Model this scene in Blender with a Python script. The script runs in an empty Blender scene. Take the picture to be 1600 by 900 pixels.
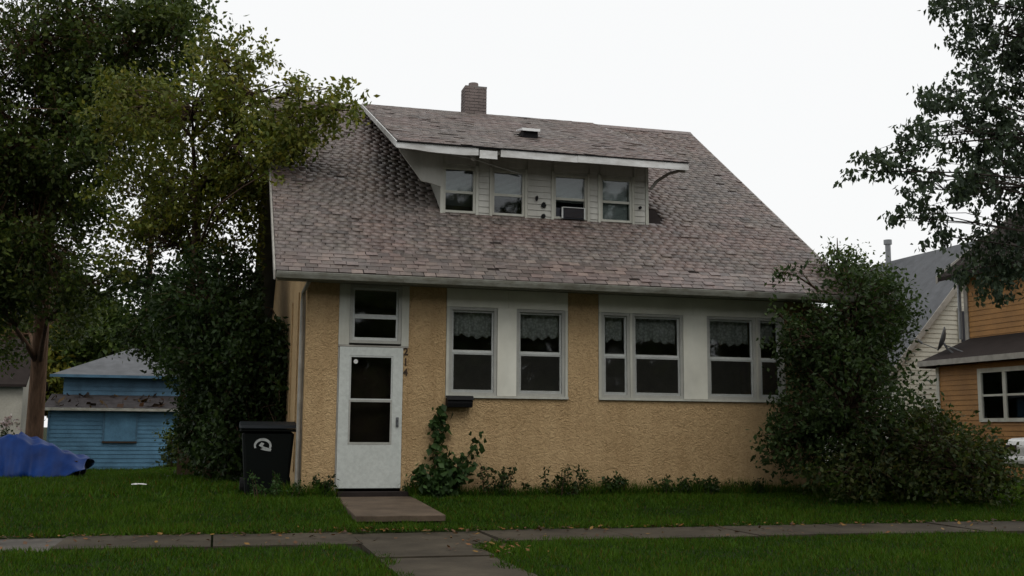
import bpy, bmesh, math, random
import numpy as np
from mathutils import Vector, Matrix
random.seed(7); RNG = np.random.default_rng(11)
SC = bpy.context.scene
COL = SC.collection
rad = math.radians

# ------------------------------------------------------------------ camera
cd = bpy.data.cameras.new('camera'); cam = bpy.data.objects.new('camera', cd); COL.objects.link(cam)
cd.sensor_width = 36; cd.lens = 38.25; cd.clip_start = .05; cd.clip_end = 2000
_y, _p, _r = .261, .129, .008
_f = Vector((math.sin(_y)*math.cos(_p), math.cos(_y)*math.cos(_p), math.sin(_p)))
_rt = Vector((math.cos(_y), -math.sin(_y), 0)); _u = _rt.cross(_f)
_R = _rt*math.cos(_r) + _u*math.sin(_r); _U = _u*math.cos(_r) - _rt*math.sin(_r)
cam.matrix_world = Matrix(((_R.x, _U.x, -_f.x, -1.19), (_R.y, _U.y, -_f.y, -16.101), (_R.z, _U.z, -_f.z, .999), (0, 0, 0, 1)))
SC.camera = cam

# ------------------------------------------------------------------ overcast sky, soft sun, exposure
SUN_EL, SUN_ROT = rad(55), rad(168)
w = bpy.data.worlds.new('World'); SC.world = w; w.use_nodes = True
nt = w.node_tree; nt.nodes.clear()
out = nt.nodes.new('ShaderNodeOutputWorld'); bg = nt.nodes.new('ShaderNodeBackground')
sky = nt.nodes.new('ShaderNodeTexSky'); sky.sky_type = 'NISHITA'; sky.sun_disc = False
sky.sun_elevation = SUN_EL; sky.sun_rotation = SUN_ROT; sky.dust_density = 4; sky.air_density = 1.5
mix = nt.nodes.new('ShaderNodeMix'); mix.data_type = 'RGBA'; mix.inputs['Factor'].default_value = .95
mix.inputs['B'].default_value = (9.1, 9.15, 9.15, 1)          # even cloud cover
nt.links.new(sky.outputs[0], mix.inputs['A']); nt.links.new(mix.outputs['Result'], bg.inputs[0])
bg.inputs[1].default_value = .1
nt.links.new(bg.outputs[0], out.inputs[0])
sl = bpy.data.lights.new('sun', 'SUN'); sl.energy = .85; sl.angle = rad(32); sl.color = (1, .96, .9)
so = bpy.data.objects.new('sun', sl); COL.objects.link(so)
sd = Vector((math.sin(SUN_ROT)*math.cos(SUN_EL), math.cos(SUN_ROT)*math.cos(SUN_EL), math.sin(SUN_EL)))
so.rotation_euler = sd.to_track_quat('Z', 'Y').to_euler(); so.location = sd*60
SC.view_settings.view_transform = 'Standard'; SC.view_settings.look = 'None'
SC.view_settings.exposure = .12; SC.view_settings.gamma = 1; SC.view_settings.use_curve_mapping = False
SC.render.engine = 'CYCLES'; SC.cycles.use_denoising = True; SC.cycles.max_bounces = 6; SC.cycles.transparent_max_bounces = 12

# ------------------------------------------------------------------ materials
class NG:
    def __init__(s, name):
        s.m = bpy.data.materials.new(name); s.m.use_nodes = True
        s.t = s.m.node_tree; s.t.nodes.clear()
        s.o = s.t.nodes.new('ShaderNodeOutputMaterial')
    def n(s, typ, **kw):
        nd = s.t.nodes.new(typ)
        for k, v in kw.items():
            if k in nd.inputs: nd.inputs[k].default_value = v
            else: setattr(nd, k, v)
        return nd
    def l(s, a, b): s.t.links.new(a, b)
    def pos(s, obj=False):
        if obj: return s.n('ShaderNodeTexCoord').outputs['Object']
        return s.n('ShaderNodeNewGeometry').outputs['Position']
    def noise(s, scale, detail=4, rough=.6, vec=None, dist=0):
        nd = s.n('ShaderNodeTexNoise', Scale=scale, Detail=detail, Roughness=rough, Distortion=dist)
        s.l(vec or s.pos(), nd.inputs['Vector']); return nd.outputs['Fac']
    def ramp(s, fac, stops):
        r = s.n('ShaderNodeValToRGB'); el = r.color_ramp.elements
        while len(el) < len(stops): el.new(.5)
        for e, (p, c) in zip(el, stops): e.position = p; e.color = (*c, 1) if len(c) == 3 else c
        s.l(fac, r.inputs[0]); return r.outputs[0]
    def mul(s, a, b, fac=1):
        m = s.n('ShaderNodeMix', data_type='RGBA', blend_type='MULTIPLY'); m.inputs['Factor'].default_value = fac
        for v, k in ((a, 'A'), (b, 'B')):
            if isinstance(v, tuple): m.inputs[k].default_value = (*v, 1)
            else: s.l(v, m.inputs[k])
        return m.outputs['Result']
    def mixc(s, f, a, b):
        m = s.n('ShaderNodeMix', data_type='RGBA')
        if isinstance(f, float): m.inputs['Factor'].default_value = f
        else: s.l(f, m.inputs['Factor'])
        for v, k in ((a, 'A'), (b, 'B')):
            if isinstance(v, tuple): m.inputs[k].default_value = (*v, 1)
            else: s.l(v, m.inputs[k])
        return m.outputs['Result']
    def bsdf(s, col, rough=.7, spec=.3, bump=None, bs=.3, bd=.01, metal=0):
        b = s.n('ShaderNodeBsdfPrincipled'); b.inputs['Roughness'].default_value = rough
        b.inputs['Specular IOR Level'].default_value = spec; b.inputs['Metallic'].default_value = metal
        if isinstance(col, tuple): b.inputs['Base Color'].default_value = (*col, 1)
        else: s.l(col, b.inputs['Base Color'])
        if bump is not None:
            bn = s.n('ShaderNodeBump', Strength=bs, Distance=bd); s.l(bump, bn.inputs['Height']); s.l(bn.outputs[0], b.inputs['Normal'])
        return b.outputs[0]
    def done(s, sh): s.l(sh, s.o.inputs['Surface']); return s.m
    def tint(s): return s.n('ShaderNodeAttribute', attribute_name='tint').outputs['Color']

M = {}
def plain(key, col, rough=.6, spec=.3, var=.25, scale=3, metal=0, bump=0):
    g = NG(key); nz = g.noise(scale, 6); c = g.ramp(nz, [(.3, tuple(x*(1-var) for x in col)), (.7, tuple(min(1, x*(1+var*.5)) for x in col))])
    fine = g.noise(scale*14, 3); c = g.mul(c, g.ramp(fine, [(.35, (.86,)*3), (.65, (1,)*3)]))
    M[key] = g.done(g.bsdf(c, rough, spec, fine if bump else None, bump, .01, metal))
def streaky(key, col, dirt, rough=.55, sc=(9, 9, .9)):
    g = NG(key); mp = g.n('ShaderNodeMapping'); mp.inputs['Scale'].default_value = sc; g.l(g.pos(), mp.inputs['Vector'])
    nz = g.noise(1, 6, .65, mp.outputs[0]); c = g.ramp(nz, [(.36, dirt), (.62, col)])
    n2 = g.noise(1.3, 5); c = g.mul(c, g.ramp(n2, [(.3, (.78,)*3), (.65, (1,)*3)]))
    M[key] = g.done(g.bsdf(c, rough, .3, nz, .15, .01))
# tan dashed stucco
g = NG('stucco')
n1 = g.noise(15, 5, .62, None, 1.6); n2 = g.noise(60, 3); n3 = g.noise(.8, 5)
mp = g.n('ShaderNodeMapping'); mp.inputs['Scale'].default_value = (5, 5, .5); g.l(g.pos(), mp.inputs['Vector'])
n4 = g.noise(1, 5, .6, mp.outputs[0])
c = g.ramp(n1, [(.30, (.42, .290, .152)), (.5, (.545, .382, .207)), (.72, (.60, .430, .238))])
c = g.mul(c, g.ramp(n3, [(.3, (.80, .78, .74)), (.62, (1, 1, 1))]))
c = g.mul(c, g.ramp(n4, [(.30, (.90, .88, .86)), (.55, (1, 1, 1))]))
ad = g.n('ShaderNodeMath', operation='ADD'); g.l(n1, ad.inputs[0]); mm = g.n('ShaderNodeMath', operation='MULTIPLY'); mm.inputs[1].default_value = .4; g.l(n2, mm.inputs[0]); g.l(mm.outputs[0], ad.inputs[1])
M['stucco'] = g.done(g.bsdf(c, .9, .15, ad.outputs[0], 1.0, .038))
# shingles
g = NG('shingle')
n1 = g.noise(.55, 5); n2 = g.noise(9, 4); n3 = g.noise(160, 2)
c = g.ramp(n1, [(.30, (.128, .113, .101)), (.45, (.162, .136, .120)), (.60, (.166, .121, .106)), (.74, (.158, .142, .133))])
c = g.mul(c, g.ramp(n2, [(.3, (.66, .64, .64)), (.65, (1.12, 1.1, 1.1))])); c = g.mul(c, g.ramp(n3, [(.3, (.7,)*3), (.7, (1.1,)*3)])); c = g.mul(c, g.tint())
M['shingle'] = g.done(g.bsdf(c, .42, .5, n3, .5, .004))
plain('felt', (.03, .024, .022), .95, .08); plain('gray_roof', (.105, .11, .118), .75, .3, .3, 2.5)
streaky('white_trim', (.56, .565, .50), (.45, .44, .38), .55, (5, 5, 1)); streaky('panel_white', (.74, .735, .65), (.68, .67, .58), .6, (2, 2, .6))
streaky('gutter_paint', (.46, .46, .41), (.27, .26, .21), .45, (4, 9, 9))
plain('door_white', (.57, .60, .57), .35, .45, .06, 1.5)
streaky('dormer_siding', (.54, .535, .49), (.44, .43, .385), .6, (5, 5, 1)); streaky('dormer_fascia', (.78, .79, .78), (.55, .54, .52), .5, (3, 9, 9))
plain('alu_frame', (.40, .40, .365), .42, .5, .15, 4); plain('frame_light', (.52, .54, .52), .4, .4, .12, 4)
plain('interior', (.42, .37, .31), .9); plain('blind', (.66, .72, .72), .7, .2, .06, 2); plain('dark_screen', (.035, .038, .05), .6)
plain('brick', (.20, .165, .155), .9, .2, .25, 3, bump=.4); plain('mortar', (.2, .19, .18), .95)
plain('black_metal', (.008, .008, .009), .6, .12); plain('rusty_dark', (.05, .032, .02), .8)
plain('bin_plastic', (.003, .0045, .004), .6, .12, .2); plain('bin_lid', (.006, .009, .012), .5, .2, .2); plain('emblem_white', (.42, .44, .43), .6, .2, .3, 20)
plain('concrete', (.105, .078, .055), .8, .15, .4, 2.4, bump=.25); plain('concrete_walk', (.060, .050, .036), .75, .12, .5, 1.7, bump=.3)
plain('concrete_pale', (.115, .105, .092), .8, .15, .4, 1.4, bump=.2); plain('asphalt', (.05, .05, .05), .85)
plain('kerb_concrete', (.3, .29, .27), .85)
plain('blue_siding', (.10, .225, .34), .6, .2, .28, 2.2); plain('blue_dark', (.075, .16, .24), .6, .3, .3, 2.5)
plain('orange_siding', (.36, .178, .05), .6, .3, .28, 1.6); plain('cream_siding', (.60, .60, .52), .55, .3, .14, 1.2)
plain('cream_wall', (.42, .40, .34), .7, .2, .2, 1); plain('trim_weathered', (.34, .325, .29), .6, .2, .3, 4)
plain('galvanised', (.22, .23, .24), .4, .5, .2, 4, .6); plain('car_paint', (.62, .63, .62), .25, .5, .08, 2); plain('rubber', (.012, .012, .012), .8)
plain('tail_lamp', (.03, .02, .018), .3, .4); plain('paper', (.7, .7, .68), .8); plain('vent_white', (.85, .86, .86), .4, .4, .04); plain('dark_roof', (.05, .045, .046), .9, .1, .4, 4); plain('fence_wood', (.11, .075, .045), .85, .15, .35, 5); plain('dish_grey', (.10, .105, .11), .5)
g = NG('tarp'); nz = g.noise(2.2, 5); fz = g.noise(60, 2)
M['tarp'] = g.done(g.bsdf(g.ramp(nz, [(.3, (.004, .020, .10)), (.7, (.008, .042, .19))]), .5, .15, fz, .15, .01))
g = NG('bark'); mp = g.n('ShaderNodeMapping'); mp.inputs['Scale'].default_value = (16, 16, 2.2); g.l(g.pos(), mp.inputs['Vector'])
nz = g.noise(1, 6, .7, mp.outputs[0]); M['bark'] = g.done(g.bsdf(g.ramp(nz, [(.3, (.035, .024, .017)), (.7, (.13, .085, .055))]), .95, .15, nz, .9, .04))
g = NG('bark_red'); mp = g.n('ShaderNodeMapping'); mp.inputs['Scale'].default_value = (12, 12, 1.2); g.l(g.pos(), mp.inputs['Vector'])
nz = g.noise(1, 6, .7, mp.outputs[0]); M['bark_red'] = g.done(g.bsdf(g.ramp(nz, [(.3, (.07, .042, .026)), (.7, (.20, .122, .076))]), .9, .15, nz, .9, .04))
g = NG('bark_dark'); nz = g.noise(14, 5); M['bark_dark'] = g.done(g.bsdf(g.ramp(nz, [(.3, (.016, .013, .011)), (.7, (.05, .04, .033))]), .95, .1, nz, .8, .03))
def leafmat(key, gloss=.14, trans=.28):
    g = NG(key); t = g.tint(); b = g.bsdf(t, .45, gloss); tr = g.n('ShaderNodeBsdfTranslucent'); g.l(g.mul(t, (1.3, 1.35, .8)), tr.inputs['Color'])
    mx = g.n('ShaderNodeMixShader'); mx.inputs[0].default_value = trans; g.l(b, mx.inputs[1]); g.l(tr.outputs[0], mx.inputs[2]); M[key] = g.done(mx.outputs[0])
leafmat('leaf'); leafmat('grass_blade', .06, .3); leafmat('dry_leaf', .2, .1)
g = NG('soil'); nz = g.noise(2.2, 6); n2 = g.noise(26, 4)
c = g.mul(g.ramp(nz, [(.3, (.013, .020, .006)), (.7, (.026, .038, .011))]), g.ramp(n2, [(.3, (.5,)*3), (.7, (1.1,)*3)])); M['soil'] = g.done(g.bsdf(c, .95, .1, n2, .8, .05))
g = NG('glass'); tr = g.n('ShaderNodeBsdfTransparent'); tr.inputs[0].default_value = (.91, .93, .92, 1); gl = g.n('ShaderNodeBsdfGlossy', Roughness=.03); gl.inputs[0].default_value = (.9, .92, .95, 1)
fr = g.n('ShaderNodeFresnel', IOR=1.5); nzb = g.noise(1.5, 2); bn = g.n('ShaderNodeBump', Strength=.04, Distance=.05); g.l(nzb, bn.inputs['Height']); g.l(bn.outputs[0], gl.inputs['Normal'])
mx = g.n('ShaderNodeMixShader'); g.l(fr.outputs[0], mx.inputs[0]); g.l(tr.outputs[0], mx.inputs[1]); g.l(gl.outputs[0], mx.inputs[2]); M['glass'] = g.done(mx.outputs[0])
g = NG('screen'); d = g.n('ShaderNodeBsdfDiffuse'); d.inputs[0].default_value = (.10, .10, .09, 1); tr = g.n('ShaderNodeBsdfTransparent'); mx = g.n('ShaderNodeMixShader'); mx.inputs[0].default_value = .92; g.l(d.outputs[0], mx.inputs[1]); g.l(tr.outputs[0], mx.inputs[2]); M['screen'] = g.done(mx.outputs[0])
g = NG('lace'); nz = g.n('ShaderNodeTexVoronoi', Scale=26.0); g.l(g.pos(), nz.inputs['Vector'])
d = g.n('ShaderNodeBsdfDiffuse'); d.inputs[0].default_value = (.62, .63, .60, 1); tr = g.n('ShaderNodeBsdfTransparent')
mx = g.n('ShaderNodeMixShader'); g.l(g.ramp(nz.outputs['Distance'], [(.3, (.30,)*3), (.7, (.55,)*3)]), mx.inputs[0]); g.l(d.outputs[0], mx.inputs[1]); g.l(tr.outputs[0], mx.inputs[2]); M['lace'] = g.done(mx.outputs[0])

# ------------------------------------------------------------------ mesh helpers
def wpos(o):
    v = Vector((0, 0, 0))
    while o is not None: v += o.location; o = o.parent
    return v
class MB:
    def __init__(s): s.v = []; s.f = []
    def add(s, vs, fs):
        k = len(s.v); s.v += [tuple(v) for v in vs]; s.f += [tuple(i+k for i in f) for f in fs]; return s
    def box(s, x0, x1, y0, y1, z0, z1):
        return s.add([(x0,y0,z0),(x1,y0,z0),(x1,y1,z0),(x0,y1,z0),(x0,y0,z1),(x1,y0,z1),(x1,y1,z1),(x0,y1,z1)],
                     [(0,3,2,1),(4,5,6,7),(0,1,5,4),(1,2,6,5),(2,3,7,6),(3,0,4,7)])
    def prism(s, poly, axis, a, b):
        """poly in the other two axes (in order), extruded along axis from a to b"""
        n = len(poly)
        def mk(p, t): return {'x': (t, p[0], p[1]), 'y': (p[0], t, p[1]), 'z': (p[0], p[1], t)}[axis]
        return s.add([mk(p, a) for p in poly]+[mk(p, b) for p in poly],
                     [tuple(range(n))[::-1], tuple(range(n, 2*n))]+[(i, (i+1) % n, n+(i+1) % n, n+i) for i in range(n)])
    def tube(s, pts, rs, n=8, cap=True):
        pts = [Vector(p) for p in pts]; rs = rs if isinstance(rs, (list, tuple)) else [rs]*len(pts)
        k = len(s.v); N = len(pts)
        for i, p in enumerate(pts):
            d = (pts[min(i+1, N-1)]-pts[max(i-1, 0)]).normalized()
            a = d.cross(Vector((0, 0, 1)) if abs(d.z) < .9 else Vector((1, 0, 0))).normalized(); b = d.cross(a)
            for j in range(n):
                t = 2*math.pi*j/n; s.v.append(tuple(p+(a*math.cos(t)+b*math.sin(t))*rs[i]))
        for i in range(N-1):
            for j in range(n): s.f.append((k+i*n+j, k+i*n+(j+1) % n, k+(i+1)*n+(j+1) % n, k+(i+1)*n+j))
        if cap: s.f.append(tuple(k+j for j in range(n))[::-1]); s.f.append(tuple(k+(N-1)*n+j for j in range(n)))
        return s
    def build(s, name, mat, parent=None, origin=None, smooth=False, bevel=0):
        off = wpos(parent) if parent is not None else Vector(origin or (0, 0, 0))
        me = bpy.data.meshes.new(name); me.from_pydata([(v[0]-off.x, v[1]-off.y, v[2]-off.z) for v in s.v], [], s.f)
        bm = bmesh.new(); bm.from_mesh(me); bmesh.ops.recalc_face_normals(bm, faces=bm.faces[:])
        if bevel: bmesh.ops.bevel(bm, geom=bm.edges[:], offset=bevel, segments=1, affect='EDGES', clamp_overlap=True)
        bm.to_mesh(me); bm.free(); me.materials.append(M[mat])
        if smooth: me.polygons.foreach_set('use_smooth', [True]*len(me.polygons))
        o = bpy.data.objects.new(name, me); COL.objects.link(o)
        if parent is not None: o.parent = parent
        else: o.location = off
        return o
def B(*a): return MB().box(*a)
def tag(o, label=None, cat=None, group=None, kind=None):
    if label: o['label'] = label
    if cat: o['category'] = cat
    if group: o['group'] = group
    if kind: o['kind'] = kind
    return o
def thing(name, loc, label, cat, group=None):
    o = bpy.data.objects.new(name, None); COL.objects.link(o); o.location = loc; o.empty_display_size = .2
    return tag(o, label, cat, group)
def np_mesh(name, V, Fq, mat, tint=None, parent=None, origin=None):
    """V (n,3) array, Fq (m,k) faces of equal size"""
    off = np.array(wpos(parent) if parent is not None else (origin or (0, 0, 0)))
    V = np.asarray(V, np.float32)-off.astype(np.float32); Fq = np.asarray(Fq, np.int32); m, k = Fq.shape
    me = bpy.data.meshes.new(name); me.vertices.add(len(V)); me.vertices.foreach_set('co', V.ravel())
    me.loops.add(m*k); me.loops.foreach_set('vertex_index', Fq.ravel()); me.polygons.add(m)
    me.polygons.foreach_set('loop_start', np.arange(0, m*k, k, dtype=np.int32))
    me.polygons.foreach_set('loop_total', np.full(m, k, np.int32)); me.update(calc_edges=True)
    if tint is not None:
        a = me.attributes.new('tint', 'FLOAT_COLOR', 'POINT'); c = np.ones((len(V), 4), np.float32); c[:, :3] = tint; a.data.foreach_set('color', c.ravel())
    me.materials.append(M[mat]); o = bpy.data.objects.new(name, me); COL.objects.link(o)
    if parent is not None: o.parent = parent
    else: o.location = tuple(off)
    return o

# ------------------------------------------------------------------ ground
def gz(x, y):
    x = np.asarray(x, float); y = np.asarray(y, float)
    f = np.clip((-.4-y)/2.9, 0, 1); z = -.17*f*f*(3-2*f)
    z = np.where(y < -3.4, -.17-.03*np.clip((-3.4-y)/1.2, 0, 1), z)
    l = np.clip((-.6-x)/3, 0, 1)*np.clip((y-1)/18, 0, 1); z = z-.45*l
    z = z-.12*np.clip((x-11)/6, 0, 1)*np.clip((y+1)/4, 0, 1)
    z = z-.17*np.clip((-8.9-y)/.3, 0, 1)
    return z
def GZ(x, y): return float(gz(x, y))
xs = np.unique(np.concatenate([np.linspace(-600, -40, 12), np.linspace(-40, 60, 121), [.24, .30, 1.36, 1.42], np.linspace(60, 600, 12)]))
ys = np.unique(np.concatenate([np.linspace(-400, -40, 10), np.linspace(-40, -10, 16), np.linspace(-10, 6, 81), [-4.73, -4.69, -3.47, -3.43], np.linspace(6, 60, 40), np.linspace(60, 900, 12)]))
GX, GY = np.meshgrid(xs, ys); GZZ = gz(GX, GY)-.07*(((GY > -4.70) & (GY < -3.46)) | ((GX > .28) & (GX < 1.38) & (GY < -4.6) & (GY > -9.3))); GZZ[(np.abs(GX-.8) < .9) & (GY > -2.9) & (GY < .3)] -= .06; Vg = np.stack([GX, GY, GZZ], -1).reshape(-1, 3); nx = len(xs)
idx = np.arange(len(Vg)).reshape(len(ys), nx); Fg = np.stack([idx[:-1, :-1], idx[:-1, 1:], idx[1:, 1:], idx[1:, :-1]], -1).reshape(-1, 4)
tag(np_mesh('ground', Vg, Fg, 'soil'), kind='structure')
road = B(-120, 120, -19, -9.6, -.6, -.33).build('road', 'asphalt'); tag(road, kind='structure')
kerb = B(-120, 120, -9.55, -9.4, -.6, -.19).build('kerb', 'kerb_concrete'); tag(kerb, kind='structure')
# pavement slabs: one object each
side = B(-40, 60, -4.68, -3.48, -.40, -.232).build('sidewalk', 'soil'); tag(side, kind='structure')
x = -16.2; k = 0
while x < 26:
    wd = 1.5; dz = random.uniform(-.012, .012); pale = -5.2 < x+wd*.5 < -2.2
    MB().add([(x+.012, -4.69, -.3), (x+wd-.012, -4.69, -.3), (x+wd-.012, -3.47, -.3), (x+.012, -3.47, -.3),
              (x+.012, -4.69, -.178+dz), (x+wd-.012, -4.69, -.178+dz+random.uniform(-.012, .012)), (x+wd-.012, -3.47, -.178+dz), (x+.012, -3.47, -.178+dz+random.uniform(-.01, .01))],
             [(0,3,2,1),(4,5,6,7),(0,1,5,4),(1,2,6,5),(2,3,7,6),(3,0,4,7)]).build('slab', 'concrete_pale' if pale else 'concrete_walk', side)
    x += wd
walk = B(.30, 1.36, -9.38, -4.72, -.40, -.24).build('path', 'soil'); tag(walk, kind='structure')
yy = -4.72
while yy > -9.2:
    B(.28, 1.38, max(yy-1.2, -9.38)+.012, yy-.012, -.3, -.182+random.uniform(-.008, .008)).build('slab', 'concrete_walk', walk); yy -= 1.2
step = thing('entry_step', (1, -1.5, 0), 'low cracked concrete entry slab with worn front edge below the storm door', 'step')
bm_ = MB(); n = 12
top = [(.45+1.10*i/n, -2.78+random.uniform(-.03, .03)) for i in range(n+1)]
bm_.prism(top+[(1.57, -.24), (.47, -.24)], 'z', -.085, .0); bm_.v = [(a_, b_, -.055+(b_+.24)*.028 if c_ < -.04 else .022+(b_+.24)*.028) for a_, b_, c_ in bm_.v]; bm_.build('slab', 'concrete', step, bevel=.008)
B(.56, 1.48, -2.66, -.26, -.4, -.06).build('base', 'felt', step)  # dark colour paints the shade under the slab's undercut front edge
B(.5, 1.52, -.23, -.01, -.3, .085).build('threshold', 'felt', step)  # threshold coloured dark for the shaded gap under the door

# ------------------------------------------------------------------ the stucco house
XR = 8.40; EY, EZ, RY, RZ = -.45, 3.229, 6.024, 7.672; SL = (RZ-EZ)/(RY-EY); BY = 12.05
house = thing('house', (0, 0, 0), 'tan stucco house with worn brown shingle roof, wide dormer and white storm door', 'house')
WT = 3.12
fw = MB()
for a in [(0, .47, 0, .2, -.4, WT), (.47, 1.44, 0.02, .2, -.4, .06), (1.515, 2.085, 0, .2, -.4, WT), (2.085, 4.02, 0, .2, -.4, 1.46), (4.02, 4.52, 0, .2, -.4, WT),
          (4.52, 7.76, 0, .2, -.4, 1.46), (7.76, XR, 0, .2, -.4, WT)]: fw.box(*a)
fw.build('front_wall', 'stucco', house)
def gable(x0, x1, nm): MB().prism([(.2, -.4), (BY, -.4), (BY, WT), (RY, RZ-.30), (.2, EZ+.45*SL-.02)], 'x', x0, x1).build(nm, 'stucco', house)
gable(.0, .18, 'gable_wall'); gable(XR-.18, XR, 'gable_wall')
B(.2, XR-.2, BY-.2, BY-.002, -.4, WT).build('back_wall', 'stucco', house)
B(.19, XR-.19, 2.5, 2.6, -.4, 3.6).build('inner_wall', 'interior', house); B(.19, XR-.19, .21, 2.49, -.1, .05).build('porch_floor', 'interior', house)
B(.19, XR-.19, .21, 2.49, 3.05, 3.1).build('porch_ceiling', 'interior', house)
# white panels above the windows and posts between them
for x0, x1 in ((2.09, 3.05), (3.05, 4.015), (4.525, 6.13), (6.13, 7.755)): B(x0+.002, x1-.002, -.012, .1, 2.84, WT-.003).build('header_panel', 'panel_white', house)
for x0, x1 in ((2.885, 3.185), (5.955, 6.365)): B(x0, x1, -.018, .1, 1.50, 2.838).build('window_post', 'panel_white', house)
for x0, x1 in ((2.088, 4.018), (4.522, 7.757)): B(x0, x1, -.035, .1, 1.462, 1.498).build('sill', 'white_trim', house)
for x0 in (2.09, 3.972, 4.524, 7.712): B(x0, x0+.042, -.014, .1, 1.50, 2.838).build('side_trim', 'white_trim', house)
def ring(mb, x0, x1, z0, z1, y0, y1, t, tb=None):
    tb = tb or t
    mb.box(x0, x1, y0, y1, z1-t, z1); mb.box(x0, x1, y0, y1, z0, z0+tb); mb.box(x0, x0+t, y0, y1, z0+tb, z1-t); mb.box(x1-t, x1, y0, y1, z0+tb, z1-t); return mb
def scallop(x0, x1, zt, zb, y, seed):
    rg = random.Random(seed); n = 60; vs = []; fs = []; per = .16
    for i in range(n+1):
        t = i/n; xx = x0+(x1-x0)*t; bot = zb-.05*abs(math.sin(math.pi*(xx-x0)/per))+.02*math.sin(7*t+seed); dy = .018*math.sin(xx*46+seed)
        vs += [(xx, y+dy*.4, zt), (xx, y+dy, (zt+bot)/2), (xx, y+dy*1.3, bot)]
    for i in range(n): fs += [(3*i, 3*i+3, 3*i+4, 3*i+1), (3*i+1, 3*i+4, 3*i+5, 3*i+2)]
    return MB().add(vs, fs)
def porch_window(x0, x1, z0=1.50, z1=2.838, val=True, seed=1, frame='alu_frame', split=.5, rail='frame_light'):
    W = ring(MB(), x0, x1, z0, z1, .0, .09, .045).build('window', frame, house)
    zm = z0+(z1-z0)*split; a, b = x0+.047, x1-.047
    ring(MB(), a, b, zm-.018, z1-.047, .045, .075, .026, .036).build('upper_sash', rail, W)
    ring(MB(), a, b, z0+.047, zm-.021, .02, .044, .03, .04).build('lower_sash', rail, W)
    B(a+.027, b-.027, .058, .062, zm+.019, z1-.074).build('pane', 'glass', W); B(a+.031, b-.031, .030, .034, z0+.088, zm-.052).build('pane', 'glass', W)
    if val: B(a+.004, b-.004, .012, .0135, z0+.05, zm-.022).build('insect_screen', 'screen', W)  # insect screen, put in to lighten the dark lower panes
    if val: scallop(a+.02, b-.02, z1-.06, zm+.27, .16, seed).build('valance', 'lace', W)
for i, (a, b) in enumerate([(2.134, 2.88), (3.19, 3.968), (4.570, 5.045), (5.085, 5.95), (6.37, 7.235), (7.275, 7.71)]): porch_window(a, b, seed=i*1.7)
B(5.047, 5.083, -.012, .1, 1.50, 2.838).build('mullion', 'white_trim', house); B(7.237, 7.273, -.012, .1, 1.50, 2.838).build('mullion', 'white_trim', house)
# entrance bay: transom window and storm door
porch_window(.63, 1.40, 2.245, 3.115, False, 3, 'alu_frame', .48)
B(.472, .627, -.015, .12, 2.215, WT-.003).build('door_casing', 'white_trim', house); B(1.403, 1.513, -.015, .12, 2.215, WT-.003).build('door_casing', 'white_trim', house)
B(.472, 1.513, -.02, .12, 2.19, 2.212).build('door_head', 'trim_weathered', house)
B(1.438, 1.512, -.010, .12, .06, 2.188).build('door_trim', 'stucco', house); B(.472, .492, -.008, .12, .06, 2.188).build('door_trim', 'trim_weathered', house)
dr = MB(); x0, x1 = .495, 1.434
dr.box(x0, x1, -.02, .02, .13, .76); dr.box(x0, x1, -.02, .02, 2.06, 2.185); dr.box(x0, .645, -.02, .02, .76, 2.06); dr.box(1.285, x1, -.02, .02, .76, 2.06)
door = dr.build('door', 'door_white', house)
ring(MB(), .647, 1.283, 1.405, 2.058, -.016, .012, .022).build('upper_frame', 'frame_light', door); ring(MB(), .647, 1.283, .762, 1.402, -.024, .006, .024, .03).build('lower_frame', 'alu_frame', door)
B(.67, 1.26, -.004, 0, 1.428, 2.036).build('pane', 'glass', door); B(.672, 1.258, -.012, -.008, .793, 1.377).build('pane', 'glass', door)
MB().tube([(.735, -.0048, 1.97), (.735, -.0065, 1.97)], .033, 14).build('sticker', 'paper', door)
hd = MB(); hd.box(1.345, 1.385, -.034, -.021, 1.02, 1.16); hd.tube([(1.365, -.034, 1.05), (1.365, -.07, 1.06), (1.365, -.07, 1.12), (1.365, -.034, 1.13)], .008, 6); hd.build('handle', 'galvanised', door)
B(.50, 1.43, .3, .34, .06, 2.1).build('inner_door', 'rusty_dark', house)
# vertical house number 2 1 4
for ch, z in (('2', 2.085), ('1', 1.93), ('4', 1.775)):
    cu = bpy.data.curves.new('house_number', 'FONT'); cu.body = ch; cu.size = .15; cu.extrude = .004; cu.align_x = 'CENTER'; cu.offset = .003
    t = bpy.data.objects.new('tmp', cu); COL.objects.link(t); bpy.context.view_layer.update()
    me = bpy.data.meshes.new_from_object(t.evaluated_get(bpy.context.evaluated_depsgraph_get())); bpy.data.objects.remove(t)
    o = bpy.data.objects.new('house_number', me); me.materials.clear(); me.materials.append(M['rusty_dark']); COL.objects.link(o)
    o.parent = house; o.rotation_euler = (rad(90), 0, 0); o.location = (1.474, -.017, z)
# corner downspout and boards
MB().tube([(.0, EY+.10, 3.10), (-.05, .1, 2.98), (-.055, .16, 2.85), (-.055, .16, .12), (-.06, .05, .02)], .03, 8).build('downspout', 'trim_weathered', house)
B(-.02, -.001, .22, .36, 0, 3.0).build('corner_board', 'trim_weathered', house)
for yb in (1.55, 3.1): B(-.022, -.001, yb, yb+.11, .3, 3.15).build('batten', 'stucco', house)
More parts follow.
